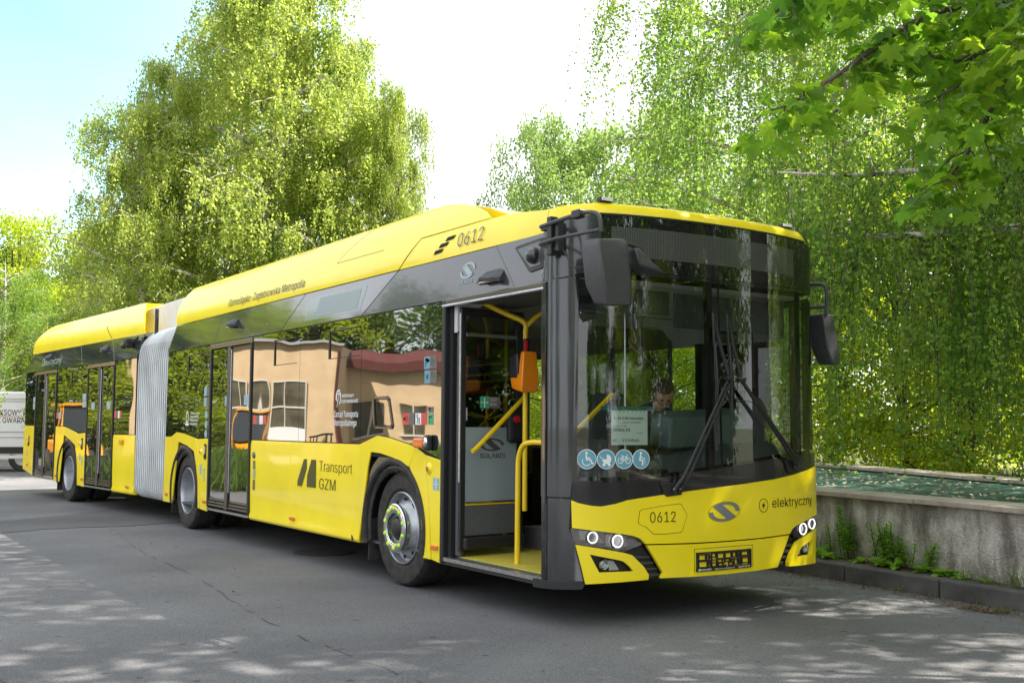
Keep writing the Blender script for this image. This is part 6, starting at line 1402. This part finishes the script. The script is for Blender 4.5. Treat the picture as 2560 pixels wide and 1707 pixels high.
for i, (x, y, s) in enumerate([(-20, 6.8, .45), (-17, 6.4, .5), (-14.2, 6.6, .5), (-11.5, 7.2, .5), (-9.0, 7.0, .5), (-12.6, 9.6, .6), (-16, 9.6, .55)]):
    tree('leafy_bush', (x, y, .1), uA if i % 2 else uB, f"low bush behind the bus, {['beyond the rear axle', 'beyond the rear door', 'beyond the concertina', 'beyond the middle door', 'beyond the front wheel', 'deeper beyond the front wheel', 'deeper beyond the concertina'][i]}", 'bush', 'low bushes behind the bus', i*.9, s)
tree('weeping_birch', (13.5, 11.5, 0), wB, 'weeping birch added out of view ahead of the bus to fill sky gaps mirrored in the windscreen', group='weeping birches beside the basin', rz=.7, sc=.85)  # unseen birch, added to block bright sky gaps in the windscreen reflection
hedge = [(-43, -13, 1.3), (-45, -9, 1.4), (-44, -5.5, 1.3), (-45, -1.5, 1.4), (-46, 2.5, 1.3), (-47, 6, 1.3), (-41.5, -17, 1.2), (-45, -12, 1.5)]
hl_ = ['beside the workshop', 'behind the loader nearest the workshop', 'behind the gap between the loaders', 'behind the far left loader', 'left of the loaders', 'at the far left of the hedge', 'behind the workshop roof', 'tallest of the hedge']
for (x, y, sc_), wh in zip(hedge, hl_): tree('hedge_bush', (x, y, 0), uB, f'bright hedge bush across the yard {wh}', 'bush', 'hedge across the yard', x, sc_)
# paler trees in the centre distance -----------------------------------
pA = broadleaf(8, 12, 4.2, 34000, .12, LPOP, .12, 95, BIRK)
for i, (x, y, s, r_, wh) in enumerate([(-24.9, 15.5, .55, 0, 'left of the pair over the bus roof'), (-23.6, 17.6, .98, 2.0, 'right of the pair over the bus roof'), (-22, 20.5, 1.05, 3.0, 'half hidden behind the weeping twigs'), (-44, 22, .72, 4, 'lowest and farthest in the gap of sky')]):
    tree('poplar_tree', (x, y, 0), pA, f'pale green tree {wh}', 'tree', 'pale trees in the centre distance', r_, s, 1.0 if i == 0 else None)

# trees on the other side of the road (mirrored in glass and paint) -----
dA = broadleaf(15, 9.5, 4.0, 24000, .16, LDARK, .06, 70); 
refl_spots = [(-46, -10, 1.0), (-44, -17, 1.0), (-40, -25, 1.0), (-34, -31, 1.05), (-46, -3, .95), (-50, 3, 1.0), (-26, -34, 1), (-42, -21, 1.25), (-37.5, -28, 1.3), (-49, -7, 1.1), (-47, 8, 1.2), (11.5, 8.5, 1.1), (16, -2.5, .9), (20, 5, 1.15), (16, 12, 1.3), (27, -4, 1.2), (-16, -36, 1), (-4, -38, 1.1), (10, -34, 1.1), (24, -20, 1.1)]
pl_ = ['behind the workshop at its left corner', 'behind the middle of the workshop roof', 'behind the red eaves', 'past the right end of the workshop', 'left of the storage building', 'beyond the sunny road at left', 'across the yard farther right', 'close behind the gap over the red eaves', 'over the far end of the red eaves', 'in the second row behind the loaders', 'beyond the sunny road, second from left', 'just ahead of the maple', 'beside the road ahead of the bus', 'ahead of the bus on the basin side', 'ahead of the bus beyond the maple', 'down the road ahead of the bus', 'across the yard opposite the middle door', 'across the yard opposite the front door', 'across the yard opposite the bus front', 'at the far corner of the yard']
for i, ((x, y, s), wh) in enumerate(zip(refl_spots, pl_)): tree('broadleaf_tree', (x, y, 0), dA, f'dark green broadleaf tree {wh}', 'tree', 'dark trees round the yard', i*1.3, s)

# maple -----------------------------------------------------------------
def maple_leaf_mesh():
    half = [(0, 1.0), (7, .84), (13, .80), (20, .56), (33, .74), (41, .90), (50, .98), (58, .78), (70, .50), (84, .62), (98, .74), (108, .52), (128, .40), (150, .40), (172, .16)]
    pts = [(0, 0)]+[(r_*math.sin(R(a)), r_*math.cos(R(a))) for a, r_ in half]+[(-r_*math.sin(R(a)), r_*math.cos(R(a))) for a, r_ in half[:0:-1]]
    vs = [(x*.62, y*.62+.25, -.10*(x*x)+.03*math.sin(5*x)) for x, y in pts]; n = len(vs)-1
    fs = [(0, i+1, (i+1) % n+1) for i in range(n)]
    k = len(vs); vs += [(-.008, .25, 0), (.008, .25, 0), (.008, -.35, .06), (-.008, -.35, .06)]; fs.append((k, k+1, k+2, k+3))
    me = bpy.data.meshes.new('leaf'); me.from_pydata(vs, [], fs); me.materials.append(LMAP); me.update(); return me
mlm = maple_leaf_mesh()
maple = empty('maple_tree', (4.6, 4.2, 0), 'maple with big lobed leaves overhanging the upper right corner', 'tree')
mo = Matrix.Translation(-maple.location)
MC = Vector((5.48, -5.498, 1.327)); MF = Vector((-.835, .549, 0)); MRt = Vector((.549, .835, 0))
def mpt(px, py, dep):   # real place of a twig, given by bearing, elevation and distance from the photographer
    t = Vector(((px+45-1280)/2718*dep, 0, (1064+85-py)/2718*dep)); return MC+MF*dep+MRt*t.x+Vector((0, 0, t.z))
mb = [[(2760, -60, 6.2), (2500, 60, 5.9), (2250, 40, 5.7), (2010, 30, 5.5), (1920, 80, 5.4)], [(2700, 100, 6.0), (2420, 60, 5.6), (2230, 130, 5.3), (2080, 240, 5.1), (1935, 330, 5.0)],
      [(2760, 40, 6.4), (2600, 150, 6.1), (2480, 300, 5.9), (2400, 440, 5.8), (2340, 520, 5.7)], [(2700, -200, 5.6), (2500, -60, 5.2), (2300, -40, 5.1), (2120, 0, 5.0)], [(2760, 200, 5.6), (2640, 260, 5.4), (2480, 230, 5.3), (2330, 300, 5.2)],
      [(2560, 60, 5.9), (2440, 190, 5.6), (2300, 200, 5.4), (2190, 170, 5.3)], [(2760, -40, 5.3), (2620, 60, 5.1), (2520, 160, 5.0)]]
g = G(); tr_ = [Vector((4.6, 4.2, 0)), Vector((4.5, 4.15, 1.6)), Vector((4.65, 4.2, 3.2)), Vector((4.6, 4.0, 5.5)), Vector((4.7, 4.1, 8.5)), Vector((4.6, 4.2, 11))]
g.tube(smooth_path(tr_, 4), [.19-.0075*i for i in range(21)], 12)
paths = []
for k, b in enumerate(mb):
    P = [mpt(*q) for q in b]; P = [tr_[2].lerp(tr_[3], .2+.1*k), tr_[2].lerp(P[0], .6)+Vector((0, 0, .25))]+P; SP = smooth_path(P, 6); g.tube(SP, [.034*(1-i/len(SP))+.005 for i in range(len(SP))], 7); paths.append(SP[10:])
rnd = random.Random(21); leafP = []
for SP in paths:
    n = len(SP)
    for i, p in enumerate(SP):
        if i % 2 == 0 and i > 1:
            for s_ in (-1, 1):
                d = (SP[min(i+1, n-1)]-SP[i-1]).normalized(); sd_ = d.cross(Vector((0, 0, 1))).normalized()*s_; L_ = rnd.uniform(.10, .26); e = p+(sd_*.8+d*.7).normalized()*L_+Vector((0, 0, -.10*rnd.random()))
                q = p.lerp(e, .5)+Vector((0, 0, .03)); g.tube([p, q, e], [.006, .004, .002], 5)
                for w in (p, q, e, e): leafP.append((w, d))
g.obj('trunk_and_boughs', BRK, maple, mo, smooth=True, angle=60)
def leaf_place(p, i):
    M = Matrix.Translation(p+Vector((rnd.gauss(0, .07), rnd.gauss(0, .07), rnd.gauss(-.02, .05))))@Matrix.Rotation(rnd.uniform(0, 6.28), 4, 'Z')@Matrix.Rotation(R(rnd.gauss(-38, 22)), 4, 'X')@Matrix.Rotation(R(rnd.gauss(0, 22)), 4, 'Y')@Matrix.Scale(rnd.uniform(.10, .155), 4)
    return M
rnd.shuffle(leafP); cnt = 0; big = []
for w, d in leafP[:300]:
    o = bpy.data.objects.new('leaf', mlm); C.objects.link(o); o.parent = maple; o.matrix_local = mo@leaf_place(w, 0)
stuffM = [leaf_place(w, 0) for w, d in leafP[300:]+leafP[::2]+leafP[1::3]]
for i in range(2300):   # crown above the picture, shading the road
    a = rnd.uniform(0, 6.28); rr_ = 3.8*math.sqrt(rnd.random()); h = rnd.uniform(5.0, 11.0); stuffM.append(leaf_place(Vector((4.3+rr_*math.cos(a)*math.sin(math.pi*(h-3.5)/8.5), 3.4+rr_*math.sin(a)*math.sin(math.pi*(h-3.5)/8.5), h)), 0)@Matrix.Scale(1.5, 4))
bv = np.array([v.co for v in mlm.vertices]); bf = [list(p.vertices) for p in mlm.polygons]; VV = []; FF = []
for i, M in enumerate(stuffM):
    A_ = np.array(M); VV.append(bv@A_[:3, :3].T+A_[:3, 3]); FF += [[q+i*len(bv) for q in f] for f in bf]
me = bpy.data.meshes.new('foliage'); me.from_pydata(np.concatenate(VV).tolist(), [], FF); me.materials.append(LMAP)
o = bpy.data.objects.new('foliage', me); link(o, maple, mo); tag(o, kind='stuff')

# weeds along the wall ----------------------------------------------------
WEED = leafmat('weed_leaf', [(.12, .28, .02), (.18, .36, .03), (.25, .42, .05)], .4); STM = principled('stem', (.07, .06, .02), .8)
def blade_leaf(g, p, d, L_, w, droop=.3, n=4):
    d = Vector(d).normalized(); sd_ = d.cross(Vector((0, 0, 1))); sd_ = sd_.normalized() if sd_.length > .01 else Vector((1, 0, 0)); vs = []
    for i in range(n+1):
        t = i/n; c = Vector(p)+d*L_*t+Vector((0, 0, -droop*L_*t*t)); ww = w*math.sin(math.pi*(.12+.88*t))**.8*(1 if i < n else .02); vs += [c-sd_*ww/2, c+Vector((0, 0, -.1*ww)), c+sd_*ww/2]
    g.add(vs, [(i*3+j, i*3+j+1, i*3+4+j, i*3+3+j) for i in range(n) for j in (0, 1)])
def goldenrod(loc, h, ns, seed, label):
    r_ = random.Random(seed); e = empty('wild_plant', loc, label, 'plant', 'weeds growing along the basin wall'); 
    for k in range(ns):
        b = Vector((r_.gauss(0, .07), r_.gauss(0, .03), 0)); hh = h*r_.uniform(.6, 1); t = b+Vector((r_.gauss(0, .04), r_.gauss(0, .03), hh)); s_ = smooth_path([b, b.lerp(t, .5)+Vector((r_.gauss(0, .015), 0, 0)), t], 4)
        st_ = G().tube(s_, .0035, 5).obj('stem', STM, e, smooth=True); g = G(); n = int(hh/.012)
        for i in range(n):
            f = .18+.82*i/n; p = b.lerp(t, f); a = i*2.4; L_ = .075*(1.1-.5*f)+.015; g_up = .45+.5*f; blade_leaf(g, p, (math.cos(a), math.sin(a), g_up), L_*r_.uniform(1.0, 1.5), .030, .5, 3)
        g.obj('leaves', WEED, e)
def rosette(loc, n, L_, w, seed, label):
    r_ = random.Random(seed); e = empty('wild_plant', loc, label, 'plant', 'weeds growing along the basin wall')
    for i in range(n):
        a = i*2.4+r_.random(); g = G(); blade_leaf(g, (r_.gauss(0, .02), r_.gauss(0, .02), .01), (math.cos(a), math.sin(a), r_.uniform(.4, 1.6)), L_*1.35*r_.uniform(.6, 1.15), w*1.2*r_.uniform(.7, 1.1), .5, 6); g.obj('leaf', WEED, e, smooth=True)
def tuft(loc, n, h, seed, label):
    r_ = random.Random(seed); g = G()
    for i in range(n): a = r_.random()*6.28; blade_leaf(g, (r_.gauss(0, .03), r_.gauss(0, .02), 0), (math.cos(a)*.35, math.sin(a)*.35, 1), h*r_.uniform(.4, 1), .005, .35, 4)
    o = g.obj('grass_tuft', LGRASS); o.location = loc; tag(o, label, 'grass tuft', 'grass tufts by the kerb')
def wy(x): return 2.912-.1975*(x+1.833)-.05
zg = .125
goldenrod((-1.38, wy(-1.38), zg), .50, 6, 1, 'tallest leafy weed against the wall next to the headlamp'); goldenrod((-1.18, wy(-1.18)-.02, zg), .44, 3, 2, 'tall thin stemmed weed right of the tallest clump')
goldenrod((-.86, wy(-.86)-.04, zg), .40, 8, 3, 'dense leafy weed clump second from the bus'); goldenrod((-.66, wy(-.66)-.03, zg), .33, 4, 4, 'thin leafy weed with three stems mid wall'); goldenrod((-.38, wy(-.38)-.05, zg), .26, 4, 5, 'short single leafy weed in the middle of the wall')
rosette((-1.66, wy(-1.66)-.10, zg), 16, .20, .055, 6, 'broad leaved dock plant nearest the bus corner'); rosette((-1.45, wy(-1.45)-.20, zg), 14, .17, .055, 7, 'broad leaved plant drooping over the kerb by the bus'); rosette((-.80, wy(-.80)-.14, zg), 14, .15, .05, 8, 'low rosette in front of the dense weed clump')
rosette((-.62, wy(-.62)-.15, zg), 12, .16, .06, 9, 'broad rosette lying toward the kerb in mid wall'); rosette((-.36, wy(-.36)-.11, zg), 14, .13, .04, 10, 'small leafy rosette below the short weed'); rosette((-.12, wy(-.12)-.08, zg), 16, .15, .05, 11, 'upright broad leaved plant right of the short weed')
rosette((-1.05, wy(-1.05)-.12, zg), 12, .11, .035, 12, 'tiny leafed plant between the two weed clumps'); rosette((.08, wy(.08)-.08, zg), 8, .10, .035, 13, 'small plant near the pale plaster chip'); rosette((.32, wy(.32)-.07, zg), 8, .09, .03, 14, 'tiny plant under the whitest wall patch')
for i, (x, dy, h, n, lb_) in enumerate(((-1.78, -.05, .42, 16, 'tall grass tuft behind the bus corner'), (.02, -.06, .16, 18, 'short grass tuft at the wall foot'), (.16, -.07, .20, 16, 'grass tuft at the wall foot right of centre'), (.40, -.07, .14, 14, 'thin grass at the wall foot on the right'), (.58, -.06, .34, 34, 'tall grass tuft at the right edge of the wall'), (.70, -.08, .25, 20, 'grass tuft just at the picture edge'))):
    tuft((x, wy(x)+dy, zg), n, h, 40+i, lb_)
for i, (x, y, h, n, lb_) in enumerate(((-.28, 2.10, .12, 7, 'few grass blades in the gutter by the first kerb joint'), (.02, 2.10, .10, 6, 'small leaf sprout in the gutter at the kerb joint'), (.46, 2.05, .14, 8, 'grass sprout in the gutter near the litter'), (.70, 1.98, .07, 40, 'low bright tuft in the gutter at the right edge'), (-1.35, 2.20, .05, 20, 'tiny tuft in the gutter beneath the bus corner'))): tuft((x, y, 0), n, h, 60+i, lb_)
rosette((.2, 4.45, .68), 10, .22, .05, 31, 'dark green sprout growing through the netting'); rosette((1.25, 3.75, .68), 9, .16, .05, 32, 'light green sprout on the netting at the right')
# litter
LIT = leafmat('dry_litter', [(.10, .06, .03), (.20, .13, .07), (.07, .045, .03), (.30, .24, .14)], .1, .9)
def scatter(name, pts, size, mat, kind='stuff'):
    rg_ = np.random.RandomState(len(pts)); P = np.array(pts, np.float32); n = len(P); a = rg_.normal(size=(n, 3))*[1, 1, .12]; a = unit(a); up_ = unit(np.cross(a, rg_.normal(size=(n, 3))*.35+[0, 0, 1]))
    o = bpy.data.objects.new(name, leaves_mesh(name, P, a.astype(np.float32), up_.astype(np.float32), (size*rg_.uniform(.4, 1.3, n)).astype(np.float32), mat, .35)); C.objects.link(o); tag(o, kind='stuff'); return o
rg_ = np.random.RandomState(8); pts = []
for i in range(1700): x = rg_.uniform(-3, 3); pts.append((x, yk(x)-abs(rg_.normal())*.13-.01, .006))
for i in range(500): x = rg_.normal(.60, .14); pts.append((x, 1.86+rg_.normal()*.045, .006+.012*rg_.rand()))
for i in range(800): x = rg_.uniform(-3, 3); pts.append((x, yk(x)+.16+rg_.rand()*.5, .132))
for i in range(420): pts.append((rg_.uniform(-12, 3), rg_.uniform(-4.8, 2.0), .006))
for i in range(500): pts.append((rg_.uniform(-2, 3.5), 1.9-abs(rg_.normal())*.7, .006))
scatter('dry_leaf_litter', pts, .022, LIT)
SEED = leafmat('birch_seed_litter', [(.55, .46, .34), (.7, .6, .46), (.35, .28, .2)], .2, .9); pts = []
for i in range(1500):
    u, v = rg_.rand(), rg_.rand()**1.1; p = a0.lerp(a1, u).lerp(b0.lerp(b1, u), v); pts.append((p.x, p.y, .672))
scatter('seed_litter', pts, .06, SEED)
# tall grass opposite (mirrored in the second door) and by the far verge
g = G(); r_ = random.Random(77)
me_ = []
def grass_field(name, n, fx, h, mat, w=.02):
    rg2 = np.random.RandomState(n); P = np.array([fx(rg2) for _ in range(n)], np.float32); a = unit(rg2.normal(size=(n, 3))*[.35, .35, .1]+[0, 0, 1]); b = unit(np.cross(a, rg2.normal(size=(n, 3))))
    o = bpy.data.objects.new(name, leaves_mesh(name, P, a.astype(np.float32), b.astype(np.float32), (h*rg2.uniform(.4, 1.1, n)).astype(np.float32), mat, w)); C.objects.link(o); tag(o, kind='stuff'); return o
grass_field('tall_grass', 9000, lambda q: (q.normal(-17.6, 1.1), q.normal(-5.4, .7), 0), .85, LGRASS, .03)
grass_field('tall_grass', 9000, lambda q: (q.uniform(-31, -26), q.uniform(-18, -9), 0), .7, LGRASS, .04)
grass_field('verge_grass', 22000, lambda q: (q.uniform(-16, 8), q.uniform(9.5, 16), .1), .5, LGRASS, .03)
